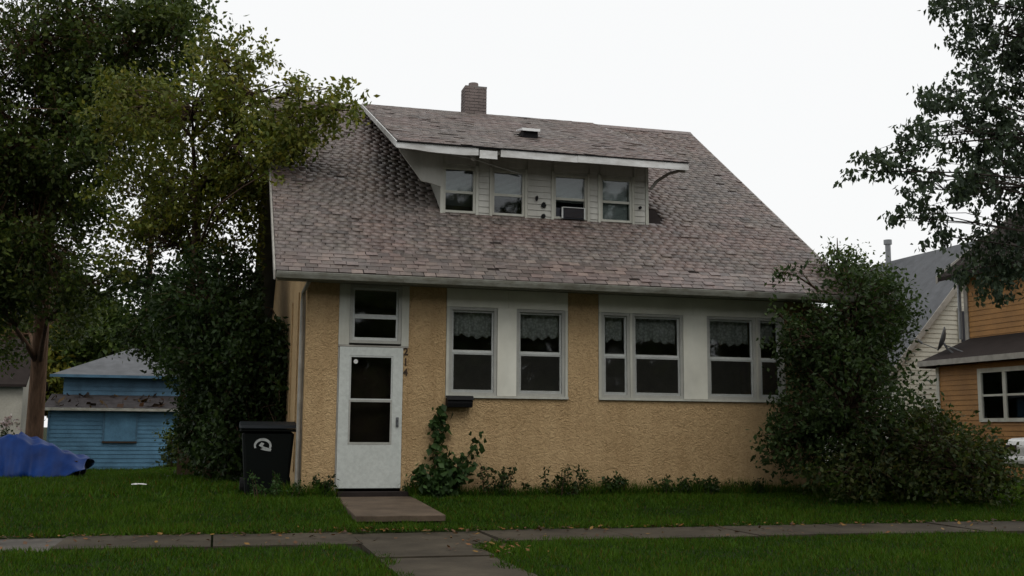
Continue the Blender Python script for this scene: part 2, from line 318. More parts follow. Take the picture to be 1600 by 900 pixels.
# eaves
XL, XE = -.487, 8.869
def roofz(y): return EZ+(y-EY)*SL
th = .13
MB().prism([(EY, EZ-.02), (RY, RZ-.02), (RY, RZ-.02-th), (EY+.02, EZ-.02-th*.9)], 'x', XL+.02, XE-.02).build('soffit_deck', 'trim_weathered', house)
mroof = MB().prism([(EY-.01, EZ-.02+.001), (RY, RZ-.019), (RY, RZ+.0), (EY-.01, EZ)], 'x', XL, XE).build('main_roof', 'felt', house)
MB().prism([(RY+.002, RZ), (2*RY-EY, EZ), (2*RY-EY, EZ-th), (RY+.002, RZ-th)], 'x', XL, XE).build('rear_roof', 'gray_roof', house)
B(XL+.04, XE-.04, EY+.03, -.001, WT+.004, WT+.022).build('soffit', 'trim_weathered', house)
B(XL+.03, XE-.03, EY, EY+.028, WT-.02, EZ-.04).build('fascia', 'gutter_paint', house)
gp = [(EY-.003, EZ-.035), (EY-.003, EZ-.125), (EY-.07, EZ-.125), (EY-.10, EZ-.075), (EY-.115, EZ-.04), (EY-.10, EZ-.035), (EY-.085, EZ-.07), (EY-.06, EZ-.108), (EY-.015, EZ-.108), (EY-.015, EZ-.035)]
seg = [XL+.01, 1.35, 4.2, 6.9, XE-.01]
for a, b in zip(seg[:-1], seg[1:]): MB().prism(gp, 'x', a, b-.004).build('gutter', 'gutter_paint', house)
for xx in (XL-.028, XE+.002): MB().prism([(EY-.02, EZ-.01), (RY, RZ-.005), (RY, RZ-.17), (EY-.02, EZ-.15)], 'x', xx, xx+.026).build('rake_board', 'trim_weathered', house)
# shingle tabs
EXP, TW = .122, .178; ang = math.atan(SL); uy, uz = math.cos(ang), math.sin(ang); LEN = math.hypot(RY-EY, RZ-EZ)
def tab_local(wd, ln, r):
    lift = .009+r.random()*.005 + (.010 if r.random() < .04 else 0); cl = r.uniform(-.004, .004)
    g_ = .002+r.random()*.004
    return [(g_, 0, lift-.011), (wd-g_, 0, lift-.011+cl), (wd-g_, ln, .001), (g_, ln, .001), (g_, 0, lift), (wd-g_, 0, lift+cl), (wd-g_, ln, .005), (g_, ln, .005)]
BOXF = [(0,3,2,1),(4,5,6,7),(0,1,5,4),(1,2,6,5),(2,3,7,6),(3,0,4,7)]
def rtint(r):
    v = r.uniform(.82, 1.12); q = r.random()
    if q < .10: v *= .62
    elif q > .92: v *= 1.22
    return (v*r.uniform(.98, 1.06), v, v*r.uniform(.95, 1.03))
rr = random.Random(3); variants = []
for k in range(14):
    me = bpy.data.meshes.new('shingle'); me.from_pydata(tab_local(TW, EXP*1.5, rr), [], BOXF); c = rtint(rr)
    a = me.attributes.new('tint', 'FLOAT_COLOR', 'POINT'); a.data.foreach_set('color', [*c, 1]*8); me.materials.append(M['shingle']); variants.append(me)
def roof_tabs(x0, x1, y0, z0, ang, length, skip, nobj, parent, rr):
    cy, sy = math.cos(ang), math.sin(ang); sv, sf, st = [], [], []; cnt = 0; r = 0
    while r*EXP < length-.02:
        off = (r % 2)*TW*.5+((r*37) % 5)*.012; xx = x0-off
        while xx < x1-.03:
            wd = TW*rr.uniform(.93, 1.0); a = max(xx, x0); b = min(xx+TW, x1); wv = r*EXP; yc = y0+(wv+EXP*.5)*cy; xc = (a+b)/2
            sag = .025*math.sin(xc*.9+1.2)*math.sin(math.pi*min(1, wv/length)) if False else 0
            full = b-a > TW*.98
            if b-a > .03 and not skip(xc, yc, rr):
                jx, jv = rr.uniform(-.004, .004), rr.uniform(-.007, .007)
                if cnt < nobj and full:
                    o = bpy.data.objects.new('shingle', variants[rr.randrange(len(variants))]); COL.objects.link(o); o.parent = parent
                    o.location = (a+jx, y0+(wv+jv)*cy, z0+(wv+jv)*sy); o.rotation_euler = (ang, 0, rr.uniform(-.012, .012)); cnt += 1
                else:
                    ln = min(EXP*1.5, length-wv); k = len(sv); c = rtint(rr)
                    for (lx, lv, lh) in tab_local(b-a, ln, rr):
                        sv.append((a+jx+lx, y0+(wv+jv+lv)*cy-lh*sy, z0+(wv+jv+lv)*sy+lh*cy)); st.append(c)
                    sf += [tuple(i+k for i in f) for f in BOXF]
            xx += TW
        r += 1
    o = np_mesh('shingles', np.array(sv), np.array(sf), 'shingle', np.array(st), parent); o['kind'] = 'stuff'
DX0, DX1, DY, DRX0, DRX1 = 2.29, 6.0, 1.52, 1.43, 6.52
def skip_main(x, y, r):
    if DX0 < x < DX1 and y > DY-.02: return True
    if 6.0 < x < 6.34 and 1.5 < y < 2.15 + (.3 if x < 6.15 else 0): return True
    return r.random() < .003
roof_tabs(XL, XE, EY-.035, EZ+.004-.035*SL, ang, LEN+.03, skip_main, 290, mroof, rr)
cap = MB(); xx = XL
while xx < XE: cap.prism([(RY-.13, RZ-.13*SL+.022), (RY, RZ+.03), (RY+.13, RZ-.13*SL+.022), (RY, RZ+.018)], 'x', xx, min(xx+.20, XE)); xx += .206
o = cap.build('ridge_cap', 'shingle', mroof); o['kind'] = 'stuff'
a = o.data.attributes.new('tint', 'FLOAT_COLOR', 'POINT'); a.data.foreach_set('color', [.95, .9, .9, 1]*len(o.data.vertices))
# chimney: brick shaft of separate bricks
ch = B(3.665, 4.125, 6.07, 6.47, 7.0, 8.30).build('chimney', 'mortar', house)
zz = 7.45; row = 0
while zz < 8.29:
    hgt = .068; o2 = .11 if row % 2 else 0
    for (a0, a1, b0, b1) in ((3.65, 4.14, 6.055, 6.055), (3.65, 3.65, 6.055, 6.485)):
        if a1 > a0:
            t = a0-o2
            while t < a1-.01:
                p, q = max(t, a0), min(t+.21, a1)
                if q-p > .02: B(p, q-.012, 6.055+random.uniform(0, .006), 6.12, zz, zz+hgt-.012).build('brick', 'brick', ch)
                t += .21
        else:
            t = 6.125-o2
            while t < b1-.01:
                p, q = max(t, 6.125), min(t+.21, b1)
                if q-p > .02: B(3.65+random.uniform(0, .006), 3.664, p, q-.012, zz, zz+hgt-.012).build('brick', 'brick', ch)
                t += .21
    zz += hgt; row += 1
B(3.655, 4.135, 6.06, 6.48, 8.302, 8.335).build('crown_slab', 'mortar', ch)
MB().tube([(3.88, 6.27, 8.335), (3.88, 6.27, 8.45)], [.115, .105], 14).build('flue', 'brick', ch)

# ---- shed dormer
DEY, DEZ = 1.0, 5.63; DTOPY, DTOPZ = 6.0, RZ+.035; DSL = (DTOPZ-DEZ)/(DTOPY-DEY)
def dz(y): return DEZ+(y-DEY)*DSL
dwall = MB().prism([(DX0+.01, 4.45), (DX1-.01, 4.45), (DX1-.01, dz(DY)-.10), (DX0+.01, dz(DY)-.10)], 'y', DY+.10, DY+.12)
WIN = [(2.30, 2.865), (3.15, 3.728), (4.245, 4.855), (5.10, 5.687)]; WZ0, WZ1 = 4.60, 5.385
dwall = MB()
edges = [DX0+.01]+[v for p in WIN for v in p]+[DX1-.01]
for a, b in zip(edges[0::2], edges[1::2]): dwall.box(a, b, DY+.012, DY+.10, 4.42, dz(DY)-.10)
for a, b in WIN: dwall.box(a, b, DY+.012, DY+.10, WZ1, dz(DY)-.10); dwall.box(a, b, DY+.012, DY+.10, 4.42, WZ0)
dwall = dwall.build('dormer_wall', 'dormer_siding', house)
for sx in (DX0, DX1-.05): MB().prism([(DY+.02, roofz(DY)-.1), (DTOPY-.3, roofz(DTOPY-.3)-.1), (DTOPY-.3, dz(DTOPY-.3)-.05), (DY+.02, dz(DY)-.10)], 'x', sx, sx+.05).build('cheek_wall', 'dormer_siding', house)
def clap(xa, xb, za, zb, y, parent, mat, stepz=.105):
    z = za
    while z < zb-.02:
        t = min(z+stepz, zb); MB().add([(xa, y-.016, z), (xb, y-.016, z), (xb, y+.01, z), (xa, y+.01, z), (xa, y-.004, t), (xb, y-.004, t), (xb, y+.01, t), (xa, y+.01, t)], BOXF).build('siding_board', mat, parent); z += stepz
zt_ = dz(DY)-.115
for a, b in ((2.915, 3.10), (3.78, 4.195), (4.905, 5.05), (5.737, 5.93)): clap(a, b, 4.52, zt_, DY, dwall, 'dormer_siding')
for a, b in WIN: clap(a, b, WZ1+.045, zt_, DY, dwall, 'dormer_siding')
for sgn, xq in ((1, DX0), (-1, DX1-.055)): B(xq, xq+.055, DY-.012, DY+.011, 4.5, zt_).build('corner_board', 'white_trim', dwall)
# boards on the cheek
y_ = DY+.13
while y_ < 5.2:
    B(DX0-.012, DX0-.001, y_, y_+.11, roofz(y_+.11)-.05, dz(y_)-.11).build('cheek_board', 'dormer_siding', dwall); y_ += .125
for i, (a, b) in enumerate(WIN):
    W = ring(MB(), a+.002, b-.002, WZ0+.002, WZ1-.002, DY-.005, DY+.07, .04).build('dormer_window', 'white_trim', house)
    B(a-.045, a, DY-.026, DY-.006, 4.56, WZ1+.04).build('casing', 'white_trim', W); B(b, b+.045, DY-.026, DY-.006, 4.56, WZ1+.04).build('casing', 'white_trim', W)
    zm = WZ0+(WZ1-WZ0)*.46
    B(a+.043, b-.043, DY+.015, DY+.045, zm-.022, zm+.022).build('meeting_rail', 'white_trim', W)
    B(a+.043, b-.043, DY+.030, DY+.034, zm+.023, WZ1-.043).build('pane', 'glass', W); 
    if i != 2: B(a+.043, b-.043, DY+.022, DY+.026, WZ0+.043, zm-.023).build('pane', 'glass', W)
    zz = WZ1-.05; low = zm+.03 if i in (0, 1) else (WZ0+.30 if i == 2 else WZ0+.05); bl = MB()
    while zz > low: bl.add([(a+.05, DY+.095, zz), (b-.05, DY+.095, zz), (b-.05, DY+.115, zz+.019), (a+.05, DY+.115, zz+.019)], [(0, 1, 2, 3)]); zz -= .021
    bl.build('blind', 'blind', W)
    B(a+.002, b-.002, DY+.28, DY+.30, 4.6, 5.6).build('dark_room_sheet', 'dark_screen', W)  # dark sheet standing in for the unlit room behind the panes
droof = MB().prism([(DEY-.01, DEZ-.022), (DTOPY, DTOPZ-.022), (DTOPY, DTOPZ), (DEY-.01, DEZ)], 'x', DRX0, DRX1).build('dormer_roof', 'felt', house)
MB().prism([(DEY+.01, DEZ-.024), (DTOPY-.2, DTOPZ-.024-.2*DSL), (DTOPY-.2, DTOPZ-.11-.2*DSL), (DEY+.01, DEZ-.11)], 'x', DRX0+.03, DRX1-.03).build('dormer_soffit', 'trim_weathered', house)
roof_tabs(DRX0, DRX1, DEY-.03, DEZ+.004-.03*DSL, math.atan(DSL), math.hypot(DTOPY-DEY, DTOPZ-DEZ)+.02, lambda x, y, r: r.random() < .006 or (abs(x-4.1) < .17 and 2.55 < y < 2.95), 0, droof, rr)
for i, (a, b, d_, t_) in enumerate([(DRX0, 2.78, 0, .125), (2.80, 3.10, -.035, .135), (3.16, 4.5, -.005, .12), (4.503, DRX1, 0, .12)]):
    lo = [(a, DEZ-.03+d_), (b, DEZ-.03+d_), (b, DEZ-.03-t_+d_)] + ([(b-.25, DEZ-.045-t_+d_), (a+.55, DEZ-.035-t_+d_), (a+.3, DEZ-.012-t_+d_)] if i == 0 else []) + [(a, DEZ-.03-t_+d_ + (.03 if i == 0 else 0))]
    MB().prism(lo, 'y', DEY-.03-.004*i, DEY-.008-.004*i).build('fascia_board', 'dormer_fascia', droof)
for xx in (DRX0-.02, DRX1): MB().prism([(DEY-.02, DEZ-.012), (DTOPY-.05, DTOPZ-.014), (DTOPY-.05, DTOPZ-.10), (DEY-.02, DEZ-.12)], 'x', xx, xx+.02).build('rake_board', 'dormer_fascia', droof)
B(DRX0-.01, DRX1+.01, DEY-.055, DEY-.004, DEZ-.028, DEZ-.012).build('drip_edge', 'black_metal', droof)
v = B(3.98, 4.26, 2.55, 2.90, dz(2.6)-.03, dz(2.7)+.10).build('roof_vent', 'black_metal', droof)
MB().prism([(2.50, dz(2.56)+.125), (2.95, dz(2.95)+.07), (2.95, dz(2.95)+.085), (2.50, dz(2.56)+.175)], 'x', 3.95, 4.29).build('vent_hood', 'vent_white', v)
# brackets under the dormer overhang
MB().prism([(1.50, dz(DY)-.13), (1.56, 5.58), (1.80, 5.27), (1.93, 5.10), (2.06, 5.08), (2.285, 5.02), (2.285, dz(DY)-.13)], 'y', DY-.03, DY+.008).build('bracket', 'dormer_siding', house)
MB().tube([(6.02, 1.45, 5.22), (6.12, 1.40, 5.36), (6.28, 1.25, 5.47), (6.42, 1.12, 5.50), (6.50, 1.03, 5.475)], [.03, .03, .028, .028, .03], 8).build('bracket', 'trim_weathered', house)
MB().tube([(1.76, 1.30, 5.585), (2.2, 1.33, 5.56), (2.75, 1.36, 5.515), (3.2, 1.40, 5.42), (3.66, 1.47, 5.33)], .011, 6).build('service_cable', 'frame_light', house)
MB().tube([(2.74, 1.34, 5.53), (2.80, 1.37, 5.50)], .035, 8).build('cable_insulator', 'paper', house)

# small things fixed to the house
def blob_plate(name, x, z, w_, h_, y, label, seed):
    r = random.Random(seed); n = 14
    poly = [(x+w_*.5*math.cos(2*math.pi*i/n)*r.uniform(.75, 1.1), z+h_*.5*math.sin(2*math.pi*i/n)*r.uniform(.75, 1.1)) for i in range(n)]
    tag(MB().prism(poly, 'y', y-.03, y).build(name, 'black_metal', None, (x, y, z)), label, 'ornament', 'black ornaments on the dormer')
blob_plate('wall_ornament', 3.935, 4.93, .05, .10, DY-.017, 'small narrow black ornament, highest of those between the dormer windows', 1)
blob_plate('wall_ornament', 4.06, 4.82, .085, .11, DY-.017, 'round black ornament midway on dormer siding between the windows', 2)
blob_plate('wall_ornament', 4.055, 4.63, .085, .08, DY-.017, 'black ornament low on dormer siding just above the shingles', 4)
blob_plate('wall_ornament', 5.83, 4.88, .06, .06, DY-.017, 'tiny black ornament by the dormer corner beside the last window', 5)
ac = thing('window_air_conditioner', (4.56, DY, 4.6), 'boxy grey air conditioner set in the bottom of a dormer window', 'air conditioner')
B(4.40, 4.80, DY-.05, DY+.10, 4.605, 4.79).build('case', 'dark_screen', ac)
B(4.425, 4.775, DY-.058, DY-.051, 4.62, 4.775).build('grille', 'dark_screen', ac)
for i in range(7): B(4.425, 4.775, DY-.066, DY-.059, 4.63+.022*i, 4.634+.022*i).build('louver', 'rusty_dark', ac)
for xx in (4.375, 4.777): B(xx, xx+.024, DY-.072, DY-.04, 4.605, 4.80).build('upright', 'frame_light', ac)
B(4.40, 4.776, DY-.07, DY-.04, 4.792, 4.806).build('top_rail', 'frame_light', ac)
B(4.29, 4.372, DY+.012, DY+.03, 4.645, 4.80).build('side_panel', 'dark_screen', ac)
mbx = thing('mailbox', (2.28, 0, 1.33), 'black metal mailbox mounted on stucco under the window corner', 'mailbox')
MB().prism([(-.035, 1.315), (-.16, 1.315), (-.175, 1.38), (-.165, 1.44), (-.12, 1.462), (-.035, 1.465)], 'x', 2.09, 2.475).build('box', 'black_metal', mbx, bevel=.008)
MB().prism([(-.036, 1.468), (-.10, 1.490), (-.165, 1.475), (-.195, 1.425), (-.188, 1.420), (-.160, 1.462), (-.10, 1.478)], 'x', 2.08, 2.485).build('lid', 'black_metal', mbx)
B(2.09, 2.475, -.034, -.001, 1.34, 1.44).build('back_plate', 'black_metal', mbx)

# ------------------------------------------------------------------ wheeled bin
by, bx = .62, -.47
bn_ = thing('trash_bin', (bx, by, -.02), 'dark wheeled trash bin with white round emblem beside the house corner', 'trash bin')
def frus(mb, x0, x1, y0, y1, z0, X0, X1, Y0, Y1, z1):
    return mb.add([(x0,y0,z0),(x1,y0,z0),(x1,y1,z0),(x0,y1,z0),(X0,Y0,z1),(X1,Y0,z1),(X1,Y1,z1),(X0,Y1,z1)], BOXF)
frus(MB(), bx-.30, bx+.30, by-.30, by+.26, .0, bx-.37, bx+.37, by-.38, by+.36, .93).build('body', 'bin_plastic', bn_, bevel=.035)
B(bx-.40, bx+.40, by-.41, by+.38, .932, .975).build('rim', 'bin_plastic', bn_, bevel=.012)
MB().prism([(by-.44, .978), (by+.40, .978), (by+.36, 1.055), (by+.1, 1.085), (by-.36, 1.03)], 'x', bx-.41, bx+.41).build('lid', 'bin_lid', bn_, bevel=.012)
MB().tube([(bx-.3, by+.42, .93), (bx-.3, by+.50, .96), (bx+.3, by+.50, .96), (bx+.3, by+.42, .93)], .016, 8).build('handle', 'bin_plastic', bn_)
for sx in (-1, 1): MB().tube([(bx+sx*.30, by+.33, .12), (bx+sx*.37, by+.33, .12)], .13, 18).build('wheel', 'rubber', bn_)
def front_y(z): return by-.30-.08*(z/.93)-.004
def flat_on_bin(polys, name, mat):
    mb = MB()
    for poly in polys: mb.add([(px_, front_y(pz_)-.003, pz_) for px_, pz_ in poly], [tuple(range(len(poly)))])
    return mb.build(name, mat, bn_)
ex, ez = bx-.08, .735; arc = []
for i in range(22):
    t0, t1 = rad(205-i*10.5), rad(205-(i+1)*10.5); wd = .026+.012*math.sin(i/21*3.1)
    arc.append([(ex+.125*math.cos(t0), ez+.105*math.sin(t0)), (ex+.125*math.cos(t1), ez+.105*math.sin(t1)), (ex+(.125-wd)*math.cos(t1), ez+(.105-wd)*math.sin(t1)), (ex+(.125-wd)*math.cos(t0), ez+(.105-wd)*math.sin(t0))])
arc.append([(ex-.03, ez-.055), (ex+.03, ez-.02), (ex+.125, ez-.05), (ex+.115, ez-.085), (ex+.04, ez-.075)]); arc.append([(ex-.055, ez+.0), (ex-.02, ez+.045), (ex+.02, ez+.03), (ex+.0, ez-.01), (ex+.06, ez-.03), (ex-.01, ez-.03)])
flat_on_bin(arc, 'emblem', 'emblem_white')

# ------------------------------------------------------------------ blue shed behind the lawn
def hboards(par, x0, x1, y, z0, z1, stp, mat, nm='siding_board'):
    z = z0
    while z < z1-.01:
        t = min(z+stp, z1); MB().add([(x0, y-.022, z+.004), (x1, y-.022, z+.004), (x1, y+.01, z+.004), (x0, y+.01, z+.004), (x0, y-.006, t), (x1, y-.006, t), (x1, y+.01, t), (x0, y+.01, t)], BOXF).build(nm, mat, par); z += stp
def vboards(par, x, y0, y1, z0, z1, stp, mat):   # boards on a wall that faces -X
    z = z0
    while z < z1-.01:
        t = min(z+stp, z1); MB().add([(x-.022, y0, z+.004), (x+.01, y0, z+.004), (x+.01, y1, z+.004), (x-.022, y1, z+.004), (x-.006, y0, t), (x+.01, y0, t), (x+.01, y1, t), (x-.006, y1, t)], BOXF).build('siding_board', mat, par); z += stp
sy = 22.4; gzs = GZ(-4.5, sy)
shed = thing('blue_shed', (-4.4, sy, gzs), 'blue clapboard shed with lean-to front and boarded window behind the lawn', 'shed')
B(-6.52, -2.1, sy+.012, sy+1.6, gzs-.2, 1.50).build('lean_to', 'blue_siding', shed)
hboards(shed, -6.52, -2.1, sy, gzs-.02, 1.46, .135, 'blue_siding')
B(-4.80, -3.83, sy-.045, sy-.024, .50, 1.45).build('boarded_window', 'blue_siding', shed); B(-4.86, -3.77, sy-.08, sy-.024, .44, .495).build('window_ledge', 'rusty_dark', shed)
for xx in (-4.86, -3.825): B(xx, xx+.055, sy-.055, sy-.024, .50, 1.46).build('window_trim', 'blue_dark', shed)
for xx in (-6.56, -2.12): B(xx, xx+.06, sy-.04, sy+.03, gzs, 1.47).build('corner_board', 'blue_dark', shed)
lr = MB().prism([(sy-.25, 1.50), (sy+1.7, 2.02), (sy+1.7, 2.08), (sy-.25, 1.575)], 'x', -6.72, -1.95).build('lean_to_roof', 'dark_roof', shed)
B(-6.73, -1.94, sy-.285, sy-.252, 1.49, 1.58).build('fascia', 'gutter_paint', lr)
B(-6.35, -1.7, sy+1.62, sy+6.5, gzs-.2, 2.70).build('upper_wall', 'blue_dark', shed); hboards(shed, -6.35, -1.7, sy+1.60, 2.05, 2.66, .15, 'blue_dark')
MB().add([(-6.75, sy+1.3, 2.72), (-1.3, sy+1.3, 2.72), (-1.3, sy+6.9, 2.72), (-6.75, sy+6.9, 2.72), (-4.4, sy+4.1, 3.85), (-3.6, sy+4.1, 3.85)], [(0, 1, 5, 4), (1, 2, 5), (2, 3, 4, 5), (3, 0, 4), (3, 2, 1, 0)]).build('hip_roof', 'gray_roof', shed)
B(-6.76, -1.29, sy+1.26, sy+1.298, 2.64, 2.735).build('fascia', 'blue_dark', shed)
# pale garage further left
gy = 28.5; gg = -.45
gar = thing('pale_garage', (-11, gy, gg), 'pale cream garage with dark roof behind the leaning tree trunk', 'garage')
MB().prism([(gy, gg-.2), (gy+5, gg-.2), (gy+5, 2.6), (gy+2.5, 4.3), (gy, 2.6)], 'x', -15, -8.35).build('wall', 'cream_wall', gar)
for a in (0, 1): MB().prism([(gy-.3, 2.42), (gy+2.5, 4.36), (gy+2.5, 4.44), (gy-.3, 2.52)] if a == 0 else [(gy+5.3, 2.42), (gy+2.502, 4.36), (gy+2.502, 4.44), (gy+5.3, 2.52)], 'x', -15.3, -8.2).build('roof', 'felt', gar)
B(-15, -8.35, gy-.02, gy-.002, gg, gg+.35).build('base_course', 'trim_weathered', gar)
# utility pole
up = thing('utility_pole', (-4.5, 35.6, -.45), 'distant bare wooden utility pole showing through gaps in the leaves', 'utility pole')
MB().tube([(-4.5, 35.6, -.6), (-4.48, 35.6, 10.9)], [.17, .12], 10).build('pole', 'bark', up); B(-5.3, -3.7, 35.42, 35.49, 10.1, 10.24).build('crossarm', 'bark', up)
for xx in (-5.2, -4.8, -4.1, -3.8): MB().tube([(xx, 35.45, 10.24), (xx, 35.45, 10.38)], .045, 8).build('insulator', 'paper', up)

# ------------------------------------------------------------------ tarpaulin-covered trailer
tg = -.30; ty = 12.2
def tdepth(x): return 12.2
trl = thing('covered_trailer', (-6.2, 13.4, tg), 'small trailer hidden under a wrinkled blue tarp in front of the shed', 'trailer')
nx_, ny_ = 90, 44; vs = []; X0, X1, Y0, Y1 = -9.2, -4.28, 12.6, 14.6
prof = [(-9.2, .2), (-8.3, .42), (-7.2, .46), (-6.6, .62), (-6.02, .76), (-5.98, .82), (-5.6, .62), (-5.0, .40), (-4.6, .27), (-4.28, .14)]
px_ = np.array([p[0] for p in prof]); pz_ = np.array([p[1] for p in prof]); rg = np.random.default_rng(5)
ph = rg.uniform(0, 6.3, 8)
for j in range(ny_+1):
    for i in range(nx_+1):
        u_, v_ = i/nx_, j/ny_; x = X0+(X1-X0)*u_; z = float(np.interp(x, px_, pz_)); s_ = abs(v_-.5)*2
        drop = max(0, s_-.55)/.45; edge = .04+.18*abs(math.sin(u_*6.1+.6))*(.5 if j < ny_/2 else 1)+max(0, (x+5.2))*.20
        wr = .09*(.6-abs(math.sin(x*2.6+v_*5+ph[0]+.8*math.sin(v_*6))))+.08*(.6-abs(math.sin(x*2.0-v_*9+ph[1]+math.sin(x*2.1))))+.025*math.sin(x*17+v_*8+ph[2])
        zz = z*(1-.12*s_*s_)-(z-tg-edge)*drop**1.2+wr*(1-.3*drop)
        yy = Y0+(Y1-Y0)*v_+(v_-.5)*.35*drop+(.10*math.sin(x*8+ph[3])+.05*math.sin(x*19+ph[4]))*drop
        vs.append((x+.04*math.sin(v_*14+ph[5])*(1 if i in (0, nx_) else .3), yy, max(zz, tg+.02)))
fs = [(j*(nx_+1)+i, j*(nx_+1)+i+1, (j+1)*(nx_+1)+i+1, (j+1)*(nx_+1)+i) for j in range(ny_) for i in range(nx_)]
tp = MB().add(vs, fs).build('tarp', 'tarp', trl, smooth=True)
sm = tp.modifiers.new('thick', 'SOLIDIFY'); sm.thickness = .006
B(-8.9, -4.5, 12.9, 14.3, .0, .14).build('bed', 'rusty_dark', trl)
for wx in (-4.62, -7.4):
    for wy in (12.86, 14.22):
        wh = MB().tube([(wx, wy, tg+.17), (wx, wy+.12, tg+.17)], .19, 20).build('wheel', 'rubber', trl); MB().tube([(wx, wy-.012, tg+.17), (wx, wy-.002, tg+.17)], .08, 14).build('rim', 'galvanised', wh)
fen = thing('plank_fence', (-1.6, 9.0, -.2), 'short brown plank fence half hidden behind the left shrubs', 'fence')
for i in range(7): B(-2.02+i*.135, -2.02+i*.135+.125, 9.0+.01*(i % 2), 9.025+.01*(i % 2), -.3, 2.15+random.uniform(-.03, .03)).build('plank', 'fence_wood', fen)
for zz in (.3, 1.7): B(-2.02, -1.08, 9.04, 9.08, zz, zz+.09).build('rail', 'fence_wood', fen)
# rubbish on the lawn
li = thing('litter', (-2.4, 3.0, GZ(-2.4, 3.0)), 'crumpled white scrap lying on the grass left of the bin', 'litter')
r = random.Random(4); vs = [(-2.52+.24*(i % 5)/4, 2.95+.10*(i//5)/2, GZ(-2.4, 3)+.09+r.uniform(-.012, .014)) for i in range(15)]
MB().add(vs, [(j*5+i, j*5+i+1, j*5+i+6, j*5+i+5) for j in range(2) for i in range(4)]).build('scrap', 'paper', li).modifiers.new('thick', 'SOLIDIFY').thickness = .004

# ------------------------------------------------------------------ neighbours on the right
oz = -.12
oh = thing('orange_house', (20, 8, oz), 'orange clapboard two-storey house with low lean-to roof at the picture edge', 'house')
B(17.32, 18.6, 5.4, 9.05, oz-.2, 2.74).build('side_wall', 'orange_siding', oh)
vboards(oh, 17.31, 7.42, 9.03, oz, 2.72, .13, 'orange_siding'); vboards(oh, 17.31, 5.42, 7.42, oz, 1.26, .13, 'orange_siding'); vboards(oh, 17.31, 5.42, 7.42, 2.60, 2.72, .13, 'orange_siding')
B(17.27, 17.36, 8.97, 9.09, oz, 2.73).build('corner_board', 'white_trim', oh)
Wn = B(17.25, 17.33, 7.29, 7.42, 1.27, 2.60).build('window', 'white_trim', oh)
for a in ((17.25, 17.33, 5.5, 7.288, 2.49, 2.60), (17.25, 17.33, 5.5, 7.288, 1.27, 1.36), (17.26, 17.33, 6.42, 6.53, 1.362, 2.488), (17.255, 17.33, 5.5, 5.58, 1.362, 2.488)): B(*a).build('frame', 'white_trim', Wn)
for a, b in ((6.532, 7.286), (5.582, 6.418)):
    B(17.275, 17.30, a, b, 1.90, 1.95).build('meeting_rail', 'white_trim', Wn); B(17.29, 17.294, a, b, 1.365, 1.898).build('pane', 'glass', Wn); B(17.29, 17.294, a, b, 1.952, 2.486).build('pane', 'glass', Wn)
    B(17.300, 17.304, a, b, 1.365, 2.486).build('curtain', 'interior', Wn)
lt = MB().prism([(16.95, 2.80), (18.62, 3.50), (18.62, 3.57), (16.95, 2.875)], 'y', 4.9, 9.36).build('lean_to_roof', 'felt', oh)
B(16.915, 16.948, 4.9, 9.37, 2.745, 2.885).build('gutter', 'trim_weathered', lt); MB().prism([(16.95, 2.70), (18.6, 2.70), (18.6, 3.49), (16.95, 2.79)], 'y', 9.06, 9.35).build('end_soffit', 'rusty_dark', lt)
B(18.62, 26, 5.0, 9.45, oz, 5.35).build('upper_wall', 'orange_siding', oh); vboards(oh, 18.61, 5.02, 9.40, 3.45, 5.33, .14, 'orange_siding')
B(18.56, 18.66, 9.36, 9.50, 3.45, 5.34).build('corner_board', 'trim_weathered', oh)
MB().tube([(18.52, 9.62, 5.3), (18.50, 9.6, 4.6), (18.50, 9.6, 3.55)], .05, 8).build('downspout', 'galvanised', oh)
MB().prism([(18.1, 5.30), (22.3, 8.4), (26.5, 5.30), (26.5, 5.18), (22.3, 8.25), (18.1, 5.18)], 'y', 4.6, 9.95).build('roof', 'felt', oh)
MB().prism([(18.6, 5.34), (22.3, 8.1), (26, 5.34)], 'y', 9.38, 9.44).build('gable', 'orange_siding', oh)
for yy in (4.57, 9.952): MB().prism([(18.05, 5.33), (22.3, 8.46), (26.55, 5.33), (26.55, 5.12), (22.3, 8.2), (18.05, 5.12)], 'y', yy, yy+.03).build('rake_board', 'trim_weathered', oh)
# cream house behind it
ch2 = thing('cream_house', (23, 17, -.15), 'cream clapboard house with steep grey roof standing behind the orange one', 'house')
wy = 14.0
MB().prism([(19.5, -.3), (26.5, -.3), (26.5, 3.3), (23, 7.25), (19.5, 3.3)], 'y', wy+.015, 20).build('wall', 'cream_siding', ch2)
z = .4
while z < 7.0:
    t = z+.15; inset = 0 if z < 3.2 else (z-3.2)*3.5/3.95
    a, b = 19.5+inset, min(26.5-inset, 24.5)
    if b-a > .15: MB().add([(a, wy-.022, z+.004), (b, wy-.022, z+.004), (b, wy+.01, z+.004), (a, wy+.01, z+.004), (a+.05*(z > 3.2), wy-.006, t), (b, wy-.006, t), (b, wy+.01, t), (a+.05*(z > 3.2), wy+.01, t)], BOXF).build('siding_board', 'cream_siding', ch2)
    z += .15
B(19.42, 19.52, wy-.04, wy+.05, -.2, 3.25).build('corner_board', 'white_trim', ch2)
Wc = B(21.75, 22.6, wy-.06, wy-.024, 3.4, 5.0).build('window', 'white_trim', ch2); B(21.83, 22.52, wy-.068, wy-.061, 3.5, 4.9).build('pane', 'dark_screen', Wc)
cr = MB().prism([(19.0, 2.84), (23, 7.38), (27, 2.84), (27, 2.70), (23, 7.2), (19.0, 2.70)], 'y', wy-.35, 20.4).build('roof', 'gray_roof', ch2)
MB().prism([(18.96, 2.86), (23, 7.43), (27.04, 2.86), (27.04, 2.64), (23, 7.15), (18.96, 2.64)], 'y', wy-.385, wy-.352).build('rake_board', 'trim_weathered', cr)
